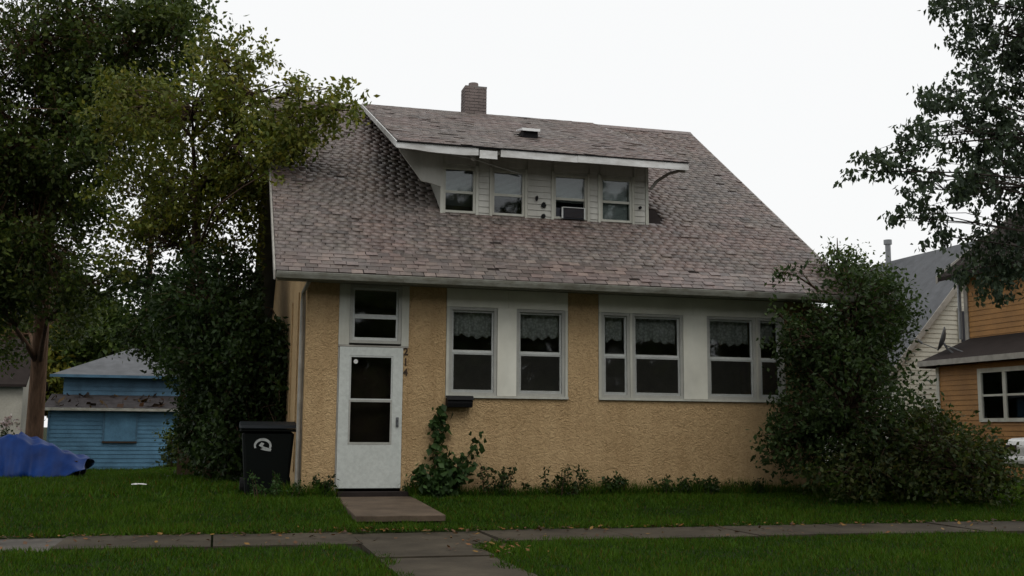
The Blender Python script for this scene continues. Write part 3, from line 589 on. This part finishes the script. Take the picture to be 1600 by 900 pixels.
MB().tube([(22.7, 19.0, 6.9), (22.7, 19.0, 7.95), ], .10, 12).build('vent_pipe', 'galvanised', cr); MB().tube([(22.7, 19.0, 7.95), (22.7, 19.0, 8.12)], [.15, .15], 12).build('vent_cap', 'galvanised', cr)
# satellite dish on the lean-to eave
dsh = thing('satellite_dish', (17.5, 8.6, 3.05), 'dark satellite dish seen edge-on upon the lean-to roof of the orange house', 'satellite dish')
MB().tube([(17.5, 8.6, 3.06), (17.48, 8.85, 3.22), (17.46, 8.98, 3.40)], .03, 8).build('mast', 'dish_grey', dsh); MB().tube([(17.5, 8.15, 3.06), (17.47, 8.92, 3.32)], .018, 6).build('strut', 'dish_grey', dsh)
c = Vector((17.45, 9.05, 3.50)); nrm = Vector((-.75, .60, .30)).normalized(); a_ = nrm.cross(Vector((0, 0, 1))).normalized(); b_ = nrm.cross(a_)
vs = [tuple(c-nrm*.10)]; fs = []
for q, rr_ in enumerate((.14, .26, .34)):
    for j in range(24): t = 2*math.pi*j/24; vs.append(tuple(c+(a_*math.cos(t)*.9+b_*math.sin(t))*rr_-nrm*(.10*(1-(rr_/.34)**2))))
for j in range(24): fs.append((0, 1+j, 1+(j+1) % 24)); [fs.append((1+q*24+j, 1+q*24+(j+1) % 24, 1+(q+1)*24+(j+1) % 24, 1+(q+1)*24+j)) for q in (0, 1)]
MB().add(vs, fs).build('reflector', 'dish_grey', dsh, smooth=True).modifiers.new('thick', 'SOLIDIFY').thickness = .012
MB().tube([tuple(c-b_*-.30), tuple(c+nrm*.45+b_*.25)], .014, 6).build('feed_arm', 'dish_grey', dsh); MB().tube([tuple(c+nrm*.42+b_*.25), tuple(c+nrm*.55+b_*.2)], .035, 8).build('feed_horn', 'dish_grey', dsh)
# white car in the drive
cz0 = -.08; cy0, cy1 = 3.0, 4.7
car = thing('parked_car', (17.9, 3.9, cz0), 'white car parked in the drive, only its tail showing past the shrubs', 'car')
def cprof(xs): return [(x+15.72, z+cz0) for x, z in xs]
body = cprof([(.06, .34), (.02, .52), (.03, .80), (.10, .93), (.22, .97), (.9, 1.0), (1.35, 1.03), (3.2, .98), (4.3, .84), (4.45, .6), (4.42, .3), (3.95, .28), (3.75, .55), (3.35, .55), (3.15, .28), (1.35, .28), (1.15, .55), (.75, .55), (.55, .30)])
MB().prism(body, 'y', cy0, cy1).build('body', 'car_paint', car, bevel=.03)
MB().prism(cprof([(.95, 1.0), (1.45, 1.42), (2.65, 1.44), (3.3, .99)]), 'y', cy0+.12, cy1-.12).build('cabin', 'car_paint', car, bevel=.03)
for yy in (cy0+.108, cy1-.118): MB().prism(cprof([(1.2, 1.06), (1.52, 1.37), (2.6, 1.39), (3.1, 1.05)]), 'y', yy, yy+.010).build('side_window', 'dark_screen', car)
MB().prism(cprof([(-.02, .40), (-.04, .50), (.0, .58), (.12, .60), (.12, .38)]), 'y', cy0-.01, cy1+.01).build('bumper', 'car_paint', car, bevel=.02)
B(15.735, 16.7, cy0-.012, cy0-.002, .60, .625).build('trim_strip', 'black_metal', car); B(15.735, 16.9, cy0-.012, cy0-.002, .73, .745).build('body_crease', 'black_metal', car)
for yy in (cy0+.03, cy1-.38): B(15.715, 15.745, yy, yy+.35, .62, .74).build('tail_lamp', 'tail_lamp', car)
for xx in (16.67, 19.27):
    for yy in (cy0+.01, cy1-.21):
        wh = MB().tube([(xx, yy, cz0+.31), (xx, yy+.2, cz0+.31)], .31, 24).build('wheel', 'rubber', car); MB().tube([(xx, yy-.012, cz0+.31), (xx, yy-.002, cz0+.31)], .19, 18).build('hub', 'galvanised', wh)

# ------------------------------------------------------------------ vegetation
def in_house(P):
    y, z, x = P[:, 1], P[:, 2], P[:, 0]; rz = np.where(y < RY, EZ+(y-EY)*SL, RZ-(y-RY)*SL)
    wall = (x > -.04) & (x < XR+.04) & (y > -.04) & (y < BY+.1) & (z < 3.2)
    roof = (x > XL) & (x < XE) & (y > EY-.15) & (y < BY+.5) & (z < rz+.06) & (z > np.minimum(rz-.3, 3.0))
    roof2 = (x > 0) & (x < XR) & (y > 0) & (y < BY) & (z < rz+.06)
    return wall | roof | roof2
def leaf_mesh(name, P, size, pal, parent, droop=.3, aspect=.55, bright=None, mat='leaf'):
    P = P[~in_house(P)]; n = len(P)
    if n == 0: return
    d = RNG.normal(size=(n, 3)); d[:, 2] -= droop*1.2; d /= np.linalg.norm(d, axis=1)[:, None]
    s = RNG.normal(size=(n, 3)); s -= (s*d).sum(1)[:, None]*d; s /= np.linalg.norm(s, axis=1)[:, None]; nn = np.cross(d, s)
    L = size*RNG.uniform(.6, 1.3, n)[:, None]; Wd = L*aspect*.5
    V = np.stack([P, P+d*L*.45+s*Wd+nn*L*.10, P+d*L, P+d*L*.45-s*Wd+nn*L*.10], 1).reshape(-1, 3)
    k = np.arange(n)[:, None]*4; F_ = np.concatenate([k+[0, 1, 2], k+[0, 2, 3]], 0)
    pal = np.array(pal); w1 = RNG.dirichlet(np.ones(len(pal))*.5, n); c = w1@pal*RNG.uniform(.7, 1.3, n)[:, None]
    pn = .5+.5*np.sin(P[:, 0]*1.9+P[:, 2]*1.3+1)*np.sin(P[:, 1]*1.6-P[:, 2]*1.7); c = c*(.8+.45*pn)[:, None]
    return np_mesh(name, V, F_, mat, np.repeat(c, 4, 0), parent)
def scatter(blobs, per, spread, sub, gap=0):
    """clumps inside ellipsoids; every clump is a spray of leaves"""
    out, cl = [], []
    for c, rx, ry, rz, wgt in blobs:
        n = max(2, int(per*wgt)); d = RNG.normal(size=(n, 3)); d /= np.linalg.norm(d, axis=1)[:, None]
        rr_ = RNG.uniform(.12, 1, n)**.45*RNG.uniform(.85, 1.15, n); C_ = np.array(c)+d*rr_[:, None]*np.array([rx, ry, rz])
        if gap:
            ff = np.sin(C_[:, 0]*2.3+1.1*np.sin(C_[:, 2]*1.7))*np.sin(C_[:, 2]*2.6+C_[:, 1]*.8+np.sin(C_[:, 0]*1.9)); kp = ff > gap-1; C_, d = C_[kp], d[kp]; n = len(C_)
        cl.append(C_)
        dirn = RNG.normal(size=(n, 3)); dirn[:, 2] *= .5; dirn += d*.8; dirn /= np.linalg.norm(dirn, axis=1)[:, None]
        t = RNG.uniform(-1, 1, (n, sub, 1)); out.append((C_[:, None, :]+dirn[:, None, :]*t*spread*1.7+RNG.normal(size=(n, sub, 3))*spread*.45).reshape(-1, 3))
    return np.concatenate(out), np.concatenate(cl)
def branches(mb, base_pts, blobs, clumps, r0, rtw=.008, keep=.5):
    """limbs from the stem to every blob, twigs from the limb ends to the clumps"""
    bp = [Vector(p) for p in base_pts]
    for c, rx, ry, rz, wgt in blobs:
        cv = Vector(c); best = min(bp, key=lambda q: (q-cv).length+max(0, q.z-cv.z+.3)*3)
        ll = (cv-best).length; mid = best.lerp(cv, .5)+Vector((random.uniform(-.12, .12)*ll, random.uniform(-.12, .12)*ll, random.uniform(.02, .2)*ll))
        q1 = best.lerp(mid, .5)+Vector((0, 0, .05)); q2 = mid.lerp(cv, .5)+Vector((0, 0, .04))
        mb.tube([best, q1, mid, q2, cv], [r0, r0*.8, r0*.6, r0*.42, r0*.25], 6)
        loc = [Vector(p) for p in clumps if ((p[0]-c[0])/rx)**2+((p[1]-c[1])/ry)**2+((p[2]-c[2])/rz)**2 < 1.5]
        for p in loc:
            if random.random() < keep:
                s_ = random.choice((q2, cv, mid)) if (p-cv).length > .1 else q2
                m_ = s_.lerp(p, .55)+Vector((0, 0, random.uniform(0, .12)*(p-s_).length)); mb.tube([s_, m_, p], [rtw*1.8, rtw*1.1, rtw*.4], 3, False)
def tree(name, label, cat, base, stem, radii, blobs, per, spread, sub, leaf, pal, group=None, droop=.3, limb=.06, bark='bark', aspect=.55, keep=.5, sides=12, twig=.008, gap=0):
    blobs = [(b[0], b[1], b[1] if len(b) < 4 else b[3], b[2], (b[1]*b[2])) for b in blobs]
    t = thing(name, base, label, cat, group); P, cl = scatter(blobs, per, spread, sub, gap)
    cl = cl[~in_house(cl)]
    mb = MB(); mb.tube(stem, radii, sides); branches(mb, stem[1:], blobs, cl, limb, twig, keep); mb.build('trunk', bark, t, smooth=True)
    leaf_mesh('crown', P, leaf, pal, t, droop, aspect)
    return t
DARK = [(.022, .040, .012), (.038, .062, .017), (.014, .028, .010)]
MIDG = [(.060, .096, .020), (.088, .114, .022), (.034, .058, .016), (.12, .126, .022)]
YELG = [(.120, .148, .026), (.185, .176, .028), (.065, .095, .020), (.23, .185, .028)]
# big tree, trunk leaning behind the tarp
tree('big_tree', 'tall leafy tree with bare red-brown trunk rising behind the blue tarp', 'tree', (-6.1, 16.6, -.40),
     [(-6.12, 16.6, -.6), (-6.05, 16.4, .6), (-5.98, 16.0, 2.6), (-5.91, 15.45, 4.7), (-5.8, 14.9, 6.5), (-5.6, 14.4, 8.2), (-5.42, 13.5, 11), (-5.4, 13, 12.6)], [.29, .235, .21, .19, .175, .15, .10, .05],
     [((-5.89, 12.1, 10.5), 2.3, 2.0), ((-3.5, 11.5, 10.5), 1.9, 1.4), ((-6.3, 12.5, 7.9), 1.9, 1.9), ((-4.0, 11.0, 8.0), 1.7, 1.5), ((-5.8, 12.7, 5.6), 1.8, 1.6), ((-4.6, 13.6, 4.6), 1.3, 1.0), ((-2.5, 10.2, 10.4), 1.3, .95),
      ((-8.4, 12.5, 9.3), 2.0, 2.2), ((-8.2, 13, 6.2), 1.8, 1.8), ((-4.2, 12, 12.6), 2.3, 1.2), ((-6.9, 14, 4.3), 1.2, 1.0), ((-6.2, 19, 4.3), 1.6, 1.0), ((-6.6, 13.2, 4.9), 1.5, 1.2), ((-5.2, 13.0, 6.6), 1.5, 1.0), ((-7.6, 13, 7.6), 1.4, 1.4), ((-7.6, 18.5, 3.4), 1.2, .8), ((-3.2, 11.2, 8.9), 1.1, .8)],
     118, .27, 23, .15, MIDG+YELG[:1]+DARK+DARK, bark='bark_red', limb=.09, gap=.82)
# roadside maple-like tree reaching over the roof
tree('side_yard_tree', 'airy yellow-green tree with branches reaching over the left roof edge', 'tree', (-1.0, 7.2, -.1),
     [(-1.0, 7.2, -.3), (-1.05, 7.2, 1.2), (-1.3, 7.0, 2.8), (-1.75, 6.6, 4.4), (-1.8, 6.2, 5.6), (-1.9, 5.6, 6.6)], [.17, .14, .12, .10, .075, .04],
     [((-1.92, 5.2, 7.1), 1.25, .85), ((-.8, 3.9, 7.1), 1.0, .6), ((-.03, 2.4, 6.3), .62, .5), ((.36, 2.15, 6.75), .55, .28), ((.02, 2.3, 5.75), .55, .42), ((-1.52, 6.3, 5.85), 1.5, 1.0), ((-2.8, 7.7, 5.8), 1.2, 1.1), ((-2.3, 7.2, 4.7), 1.4, .8), ((-3.0, 6.4, 7.3), 1.1, .8), ((-.9, 5.6, 4.3), .8, .6), ((-.72, 5.1, 5.2), .6, .7), ((-.55, 2.95, 5.8), .5, .65), ((-1.4, 4.6, 7.9), 1.0, .5), ((.62, 2.0, 6.35), .35, .22), ((-.5, 2.3, 5.3), .3, .4), ((-.5, 3.2, 6.5), .4, .5), ((-1.0, 4.6, 6.1), .7, .7)],
     125, .16, 26, .115, YELG+MIDG, limb=.035, keep=.6, gap=.80)
# dark shrubs between shed and house
tree('tall_shrub', 'tall dark shrub crowding the left wall of the stucco house', 'shrub', (-1.3, 5.4, -.1),
     [(-1.3, 5.5, -.2), (-1.3, 5.5, 1.0), (-1.25, 5.4, 2.0), (-1.2, 5.2, 3.0)], [.09, .075, .06, .03],
     [((-1.3, 5.5, 3.4), 1.25, .95), ((-.62, 4.5, 2.3), .7, 1.25), ((-.85, 4.7, .95), .75, .95), ((-1.35, 5.9, 1.1), .6, .8), ((-1.3, 5.2, 2.3), .9, .8), ((-.42, 6.0, 2.2), .42, 1.2), ((-.45, 6.2, .9), .4, .9), ((-.4, 5.4, 3.0), .4, .6), ((-.15, 4.3, 2.0), .13, 1.2, .9), ((-.15, 4.4, .75), .13, .8, .9), ((-.3, 4.6, 3.2), .25, .3)], 330, .16, 18, .11, DARK, limb=.03)
tree('tall_shrub', 'broad dark shrub with drooping sprays beside the blue shed wall', 'shrub', (-1.35, 7.6, -.15),
     [(-1.35, 7.6, -.3), (-1.4, 7.6, .9), (-1.7, 7.5, 2.0), (-2.1, 7.6, 3.3)], [.08, .07, .055, .03],
     [((-1.75, 6.9, 2.7), 1.1, .9), ((-2.45, 7.9, 3.7), .85, .85), ((-1.35, 7.6, .8), .62, .9), ((-2.75, 8.1, 2.75), .65, .40), ((-1.35, 7.5, 1.6), .62, .9)], 210, .17, 18, .11, DARK+MIDG[:1], limb=.03)
tree('low_shrub', 'low twiggy bush growing against the right end of the blue shed', 'shrub', (-2.5, 18.9, -.4),
     [(-2.5, 18.9, -.5), (-2.5, 18.9, 0), (-2.45, 18.9, .4)], [.04, .03, .02], [((-2.35, 18.8, .1), .6, .5), ((-2.6, 18.9, .55), .35, .5), ((-1.9, 18.5, .4), .5, .7)], 160, .14, 14, .11, DARK+MIDG, limb=.015)
# flowering bush at far left
fb = tree('flowering_bush', 'small bush with pale pink blooms beside the red-brown trunk', 'shrub', (-7.6, 20.5, -.45),
     [(-7.6, 20.5, -.5), (-7.6, 20.5, .1), (-7.55, 20.5, .6)], [.04, .03, .02], [((-7.5, 20.4, .45), .55, .5), ((-8.2, 20.6, .3), .5, .5)], 120, .12, 14, .10, DARK, limb=.015)
P, _ = scatter([((-7.25, 20.0, 1.05), .28, .2, .22, 1), ((-8.0, 20.1, .85), .16, .2, .14, .5)], 16, .05, 9)
for q in (P[:144], P[144:]): leaf_mesh('blossom', q, .09, [(.55, .36, .38), (.6, .5, .5), (.62, .6, .58)], fb, 0, .9, mat='dry_leaf')
# right-hand shrubs
tree('tall_shrub', 'tall overgrown shrub covering the right end of the stucco house', 'shrub', (8.4, -.8, -.05),
     [(8.4, -.8, -.2), (8.4, -.8, .9), (8.5, -.6, 1.9), (8.7, -.4, 2.9), (8.78, -.2, 3.7)], [.08, .07, .055, .04, .02],
     [((8.85, -.5, 3.0), .95, .72), ((8.0, -.72, 2.2), .52, .85), ((9.62, 0, 2.75), .50, .66), ((8.3, -.95, 1.35), 1.1, 1.1), ((7.45, -.85, .85), .48, .6), ((8.95, .0, 3.6), .38, .32), ((7.35, -.9, 2.5), .22, .5), ((8.9, .1, 3.15), .5, .35), ((9.6, .3, 3.45), .5, .45), ((7.7, -.85, 1.45), .5, .45), ((8.95, -.2, 1.9), .62, .75), ((8.5, -.7, 2.4), .8, .8), ((7.02, -.95, .95), .25, .2), ((7.05, -.95, 2.86), .12, .08), ((7.35, -.75, 3.5), .16, .14), ((6.85, -.95, .62), .14, .1)],
     270, .13, 17, .09, DARK+[(.045, .075, .026), (.065, .095, .03)], limb=.03)
tree('sapling', 'slender sapling tips rising over the right roof corner', 'sapling', (9.2, .5, -.1),
     [(9.2, .5, -.2), (9.2, .5, 1.5), (9.1, .4, 3.0), (8.98, .3, 4.1), (8.95, .25, 4.3)], [.035, .03, .022, .014, .006],
     [((8.95, .25, 4.05), .2, .26), ((9.15, .3, 3.9), .35, .3), ((8.65, .1, 4.0), .18, .12), ((9.6, .4, 3.7), .4, .35)], 260, .10, 9, .085, MIDG[:3]+[(.05, .08, .03)], limb=.012, keep=.8, twig=.005)
tree('low_shrub', 'wide dark thicket low in front of the neighbouring houses', 'shrub', (9.3, -1.3, -.1),
     [(9.2, -1.3, -.2), (9.2, -1.3, .3), (9.2, -1.3, .8)], [.05, .04, .03],
     [((8.75, -1.2, .78), .9, .68), ((9.6, -1.4, .68), .9, .64), ((10.35, -1.5, .5), .45, .5), ((9.75, -.8, 1.15), .55, .34), ((7.95, -1.55, .38), .75, .36), ((9.0, -1.6, .35), .8, .4), ((10.0, -1.8, .3), .7, .35)],
     330, .12, 16, .085, DARK+[(.08, .066, .018), (.04, .06, .016), (.065, .085, .02)], limb=.02)
# street tree hanging in from the right
tree('street_tree', 'dark street tree whose branches hang in from the right picture edge', 'tree', (10.4, -5.6, -.2),
     [(10.5, -5.9, -.3), (10.45, -5.8, 1.2), (10.3, -5.5, 2.6), (10.0, -5.3, 4.0), (9.6, -5.1, 5.2), (9.3, -4.9, 6.6), (9.2, -4.8, 7.8)], [.27, .24, .21, .18, .14, .10, .05],
     [((8.4, -4.7, 6.1), .8, .66), ((7.6, -4.9, 5.1), .56, .45), ((6.75, -5.1, 4.5), .42, .2), ((8.1, -4.9, 4.3), .56, .7), ((7.1, -5.1, 3.88), .5, .38), ((6.42, -5.15, 4.1), .26, .22), ((8.1, -4.8, 3.3), .46, .45), ((7.5, -5.0, 6.3), .34, .26), ((6.54, -4.95, 3.55), .13, .2), ((9.0, -4.8, 5.3), .85, 1.2), ((9.0, -4.8, 3.6), .6, .7), ((9.9, -5, 7.2), 1.5, 1.2), ((7.0, -5.0, 3.35), .2, .22), ((6.1, -5.15, 4.2), .2, .12), ((5.85, -5.15, 4.02), .12, .08), ((8.05, -4.8, 2.85), .4, .3), ((7.5, -4.85, 2.95), .22, .16), ((10.8, -5.2, 5.6), 1.2, 1.2)],
     190, .085, 27, .08, [(.048, .068, .042), (.066, .092, .055), (.030, .046, .032)], limb=.022, keep=.35, droop=1.3, bark='bark_dark', twig=.005)
# far trees
def far_tree(x, y, h, r, label, pal, per=60):
    z0 = GZ(x, y)
    tree('far_tree', label, 'tree', (x, y, z0), [(x, y, z0-.3), (x, y, z0+h*.3), (x, y, z0+h*.6), (x+.2, y, z0+h*.85)], [.3, .25, .17, .06],
         [((x, y, z0+h*.72), r, h*.28), ((x-r*.6, y, z0+h*.5), r*.8, h*.2), ((x+r*.6, y+.5, z0+h*.52), r*.8, h*.22)], per/r, .4, 22, .32, pal, 'trees beyond the back gardens', limb=.1)
far_tree(-7.6, 52, 5.4, 1.8, 'small round far tree peeping over the blue shed roof', YELG, 90)
far_tree(-10.2, 38, 9.5, 3.0, 'dark tree mass behind the roof of the pale garage', DARK+MIDG, 330)
far_tree(-7.0, 36.5, 7.4, 2.2, 'dark tree rising between the pale garage and the blue shed', DARK+MIDG[:2], 250)
far_tree(-10.2, 34.8, 6.5, 2.0, 'yellow-green tree between the pale garage and the trunk', YELG, 150)
far_tree(1.2, 44, 8, 3.2, 'dark far tree hidden mostly behind the side-yard shrubs', DARK+MIDG, 200)
far_tree(-2.4, 46, 6.8, 2.5, 'mid-green far tree behind the right side of the blue shed', MIDG, 160)
# plants along the foot of the front wall
def weed(x, y, h, r, label, leaf=.065, per=34, pal=None, stems=14, name='weed_clump'):
    z0 = GZ(x, y); t = thing(name, (x, y, z0), label, 'plant', 'plants along the foundation'); mb = MB(); P = []
    for i in range(stems):
        a = random.uniform(0, 6.28); q = r*random.uniform(.2, 1); tip = Vector((x+q*math.cos(a), y+q*math.sin(a)*.5, z0+h*random.uniform(.35, 1.25))); b0 = Vector((x+.75*q*math.cos(a), y+.3*q*math.sin(a), z0-.02))
        mid = b0.lerp(tip, .5)+Vector((0, 0, h*.12)); mb.tube([b0, mid, tip], [.006, .005, .002], 4, False)
        for k in range(per):
            s_ = random.random()**.7; p = (b0.lerp(mid, s_*2) if s_ < .5 else mid.lerp(tip, s_*2-1)); P.append(p+Vector((random.gauss(0, .035), random.gauss(0, .03), random.gauss(0, .03))))
    mb.build('stems', 'bark', t); leaf_mesh('foliage', np.array(P), leaf, pal or (DARK+[(.03, .055, .016)]), t, .2, .5)
for x, h, r, lb in [(2.98, .50, .24, 'leafy weed clump on the wall foot, first right of the vine'), (3.80, .52, .46, 'wide low weed patch below the post of the left window pair'), (4.62, .36, .18, 'small weed tuft under the stucco pillar between the windows'),
                    (5.55, .30, .28, 'low weed tuft below the wide window'), (6.12, .34, .20, 'weed tuft under the broad white window post'), (6.9, .22, .3, 'sparse weeds by the wall just left of the big shrub')]: weed(x+random.uniform(-.1, .1), -.22, h*.8, r*1.35, lb)
weed(.30, -.16, .26, .16, 'small weed growing at the left foot of the storm door'); weed(-.40, -.30, .30, .48, 'bright low weed patch in front of the trash bin', .06, 30, [(.035, .075, .018), (.025, .055, .014)])
weed(1.62, -.12, .26, .16, 'weed tuft at the right foot of the door trim', .06, 24)
vn = thing('climbing_vine', (1.95, -.2, GZ(1.95, -.2)), 'leafy vine climbing the stucco below the mailbox', 'vine'); mb = MB(); P = []
for pts, dens in [([(1.95, -.15, -.02), (1.93, -.10, .4), (1.96, -.06, .9), (2.0, -.05, 1.32)], 230), ([(2.0, -.2, 0), (2.2, -.2, .35), (2.42, -.2, .62), (2.58, -.2, .86)], 130), ([(1.9, -.25, 0), (1.75, -.3, .25), (1.62, -.3, .42)], 150), ([(2.0, -.3, 0), (2.15, -.32, .25), (2.3, -.32, .42)], 190), ([(1.95, -.3, 0), (2.0, -.3, .3), (2.08, -.25, .62)], 220), ([(1.85, -.35, 0), (1.9, -.4, .2), (2.0, -.4, .34)], 200)]:
    pv = [Vector(p) for p in pts]; mb.tube(pv, [.012, .009, .007, .003][:len(pv)], 5, False)
    for k in range(dens):
        s_ = random.random()*(len(pv)-1); i = min(int(s_), len(pv)-2); p = pv[i].lerp(pv[i+1], s_-i); P.append(p+Vector((random.gauss(0, .06), -abs(random.gauss(0, .05)), random.gauss(0, .06))))
mb.build('stems', 'bark', vn); leaf_mesh('foliage', np.array(P), .115, [(.030, .058, .018), (.042, .078, .022), (.020, .040, .014)], vn, .7, .75)
# stray bright leaf spray at the top of the right window
# ------------------------------------------------------------------ lawn
def lawn(name, n, x0, x1, y0, y1, h, wd, label):
    X = RNG.uniform(x0, x1, n); Y = RNG.uniform(y0, y1, n)
    ed = .05*np.sin(X*3.1)+.04*np.sin(X*7.7+1)
    e3 = .05*np.sin(X*13)+.04*np.sin(X*29+1); k = ~((Y < -3.55+ed+e3) & (Y > -4.60+ed*.8-e3)) & ~((X > -.02) & (X < XR) & (Y > -.02) & (Y < BY)) & ~((X > .47) & (X < 1.55) & (Y > -2.82) & (Y < .0))
    e2 = .07*np.sin(Y*4)+.05*np.sin(Y*9+2); flare = np.clip((Y+5.6)/1.0, 0, 1)*.35
    k &= ~((X > .36+e2-flare) & (X < 1.30+e2+flare) & (Y < -4.6)) & ~((Y < -9.35) & (Y > -19.1))
    X, Y = X[k], Y[k]; n = len(X); Z_ = gz(X, Y)
    pt = .5+.5*np.sin(X*1.7+np.sin(Y*1.3)*1.5)*np.sin(Y*2.1+X*.6); pt = np.clip(.55*pt+.45*(.5+.5*np.sin(X*6.3+2*np.sin(Y*4.1))*np.sin(Y*7.9+1.7*np.sin(X*3.3))), 0, 1); hh = h*RNG.uniform(.45, 1.3, n)*(.5+1.0*pt)
    a = RNG.uniform(0, 2*np.pi, n); ln = RNG.uniform(.1, .9, n)*hh; b = RNG.uniform(0, 2*np.pi, n)
    base = np.stack([X, Y, Z_-.004], 1); sd_ = np.stack([np.cos(a), np.sin(a), 0*a], 1)*(wd*RNG.uniform(.6, 1.3, n))[:, None]
    tip = base+np.stack([np.cos(b)*ln, np.sin(b)*ln, hh], 1)
    V = np.stack([base-sd_, base+sd_, tip], 1).reshape(-1, 3); F_ = np.arange(3*n).reshape(-1, 3)
    g1, g2, g3 = np.array((.022, .057, .006)), np.array((.056, .108, .009)), np.array((.080, .064, .012))
    mixv = np.clip(pt+RNG.normal(0, .25, n), 0, 1)[:, None]; c = g1*(1-mixv)+g2*mixv; dry = RNG.random(n) < .07; c[dry] = g3
    c *= RNG.uniform(.7, 1.25, n)[:, None]
    return tag(np_mesh(name, V, F_, 'grass_blade', np.repeat(c, 3, 0)), label, 'grass', kind='stuff')
lawn('grass', 150000, -9, 12.5, -3.5, 0, .058, .008, 'front lawn of the stucco house')
lawn('grass', 130000, -6, 8, -9.3, -4.6, .05, .007, 'mown boulevard grass before the sidewalk')
lawn('grass', 110000, -12, 0, 0, 24, .09, .014, 'shaded side lawn in front of the shed')
lawn('tall_grass', 9000, -.3, 9, -.34, -.02, .19, .007, 'uncut grass fringe along the foundation of the stucco house')
lawn('grass', 60000, 8.3, 22, 0, 14, .08, .014, 'grass between the houses on the right')
# fallen leaves along the sidewalk
n = 900; X = RNG.uniform(-6, 12, n); Y = np.where(RNG.random(n) < .65, -3.50+RNG.normal(0, .10, n), RNG.uniform(-4.75, -3.4, n))
X = np.concatenate([X, RNG.normal(.55, .35, 60), RNG.normal(1.45, .2, 70)]); Y = np.concatenate([Y, RNG.normal(-3.3, .15, 60), RNG.normal(-5.2, .5, 70)]); n = len(X)
a = RNG.uniform(0, 6.28, n); L = RNG.uniform(.015, .042, n); zc = np.maximum(gz(X, Y), -.178)+.022
dv = np.stack([np.cos(a), np.sin(a), RNG.normal(0, .25, n)], 1)*L[:, None]; sv_ = np.stack([-np.sin(a), np.cos(a), RNG.normal(0, .25, n)], 1)*L[:, None]*.6; cc = np.stack([X, Y, zc], 1)
V = np.stack([cc-dv, cc+sv_, cc+dv, cc-sv_], 1).reshape(-1, 3); pal = np.array([(.16, .065, .016), (.20, .11, .022), (.09, .042, .016), (.06, .034, .015), (.05, .026, .013)])
tag(np_mesh('fallen_leaves', V, np.arange(4*n).reshape(-1, 4), 'dry_leaf', np.repeat(pal[RNG.integers(0, 5, n)], 4, 0)), 'scattered orange and brown fallen leaves along the sidewalk edge', 'leaves', kind='stuff')
# dead leaves lying on the lean-to roof of the shed
n = 60; X = RNG.uniform(-6.6, -2.0, n); t = RNG.random(n)**1.5; Y = 22.2+t*1.7; Z_ = 1.60+t*.47; cc = np.stack([X, Y, Z_+.02], 1)+RNG.normal(0, .03, (n, 3)); a = RNG.normal(size=(n, 3))*.07; b = RNG.normal(size=(n, 3))*.07
tag(np_mesh('fallen_leaves', np.stack([cc-a, cc+b, cc+a, cc-b], 1).reshape(-1, 3), np.arange(4*n).reshape(-1, 4), 'dry_leaf', np.repeat(pal[RNG.integers(0, 5, n)]*.28, 4, 0)), 'dead leaves lying on the lean-to roof of the blue shed', 'leaves', kind='stuff')
# unseen trees added across the street to darken the window reflections
P, cl = scatter([((x, -34+random.uniform(-3, 3), random.uniform(4, 8)), random.uniform(3, 5), 3, random.uniform(3, 5), 1) for x in range(-45, 60, 6)]+[((x, -36+random.uniform(-2, 2), random.uniform(1, 2.5)), 4, 2.5, 2.2, .8) for x in range(-48, 62, 5)]+[((x, -37, 10.5+random.uniform(-1, 1.5)), 4, 3, 3, 1) for x in range(-45, 60, 6)], 150, .6, 16)
o = leaf_mesh('unseen_treeline', P, .7, DARK+MIDG, None, .2, .7); tag(o, 'added row of unseen trees across the street behind the viewer', 'trees', kind='stuff')
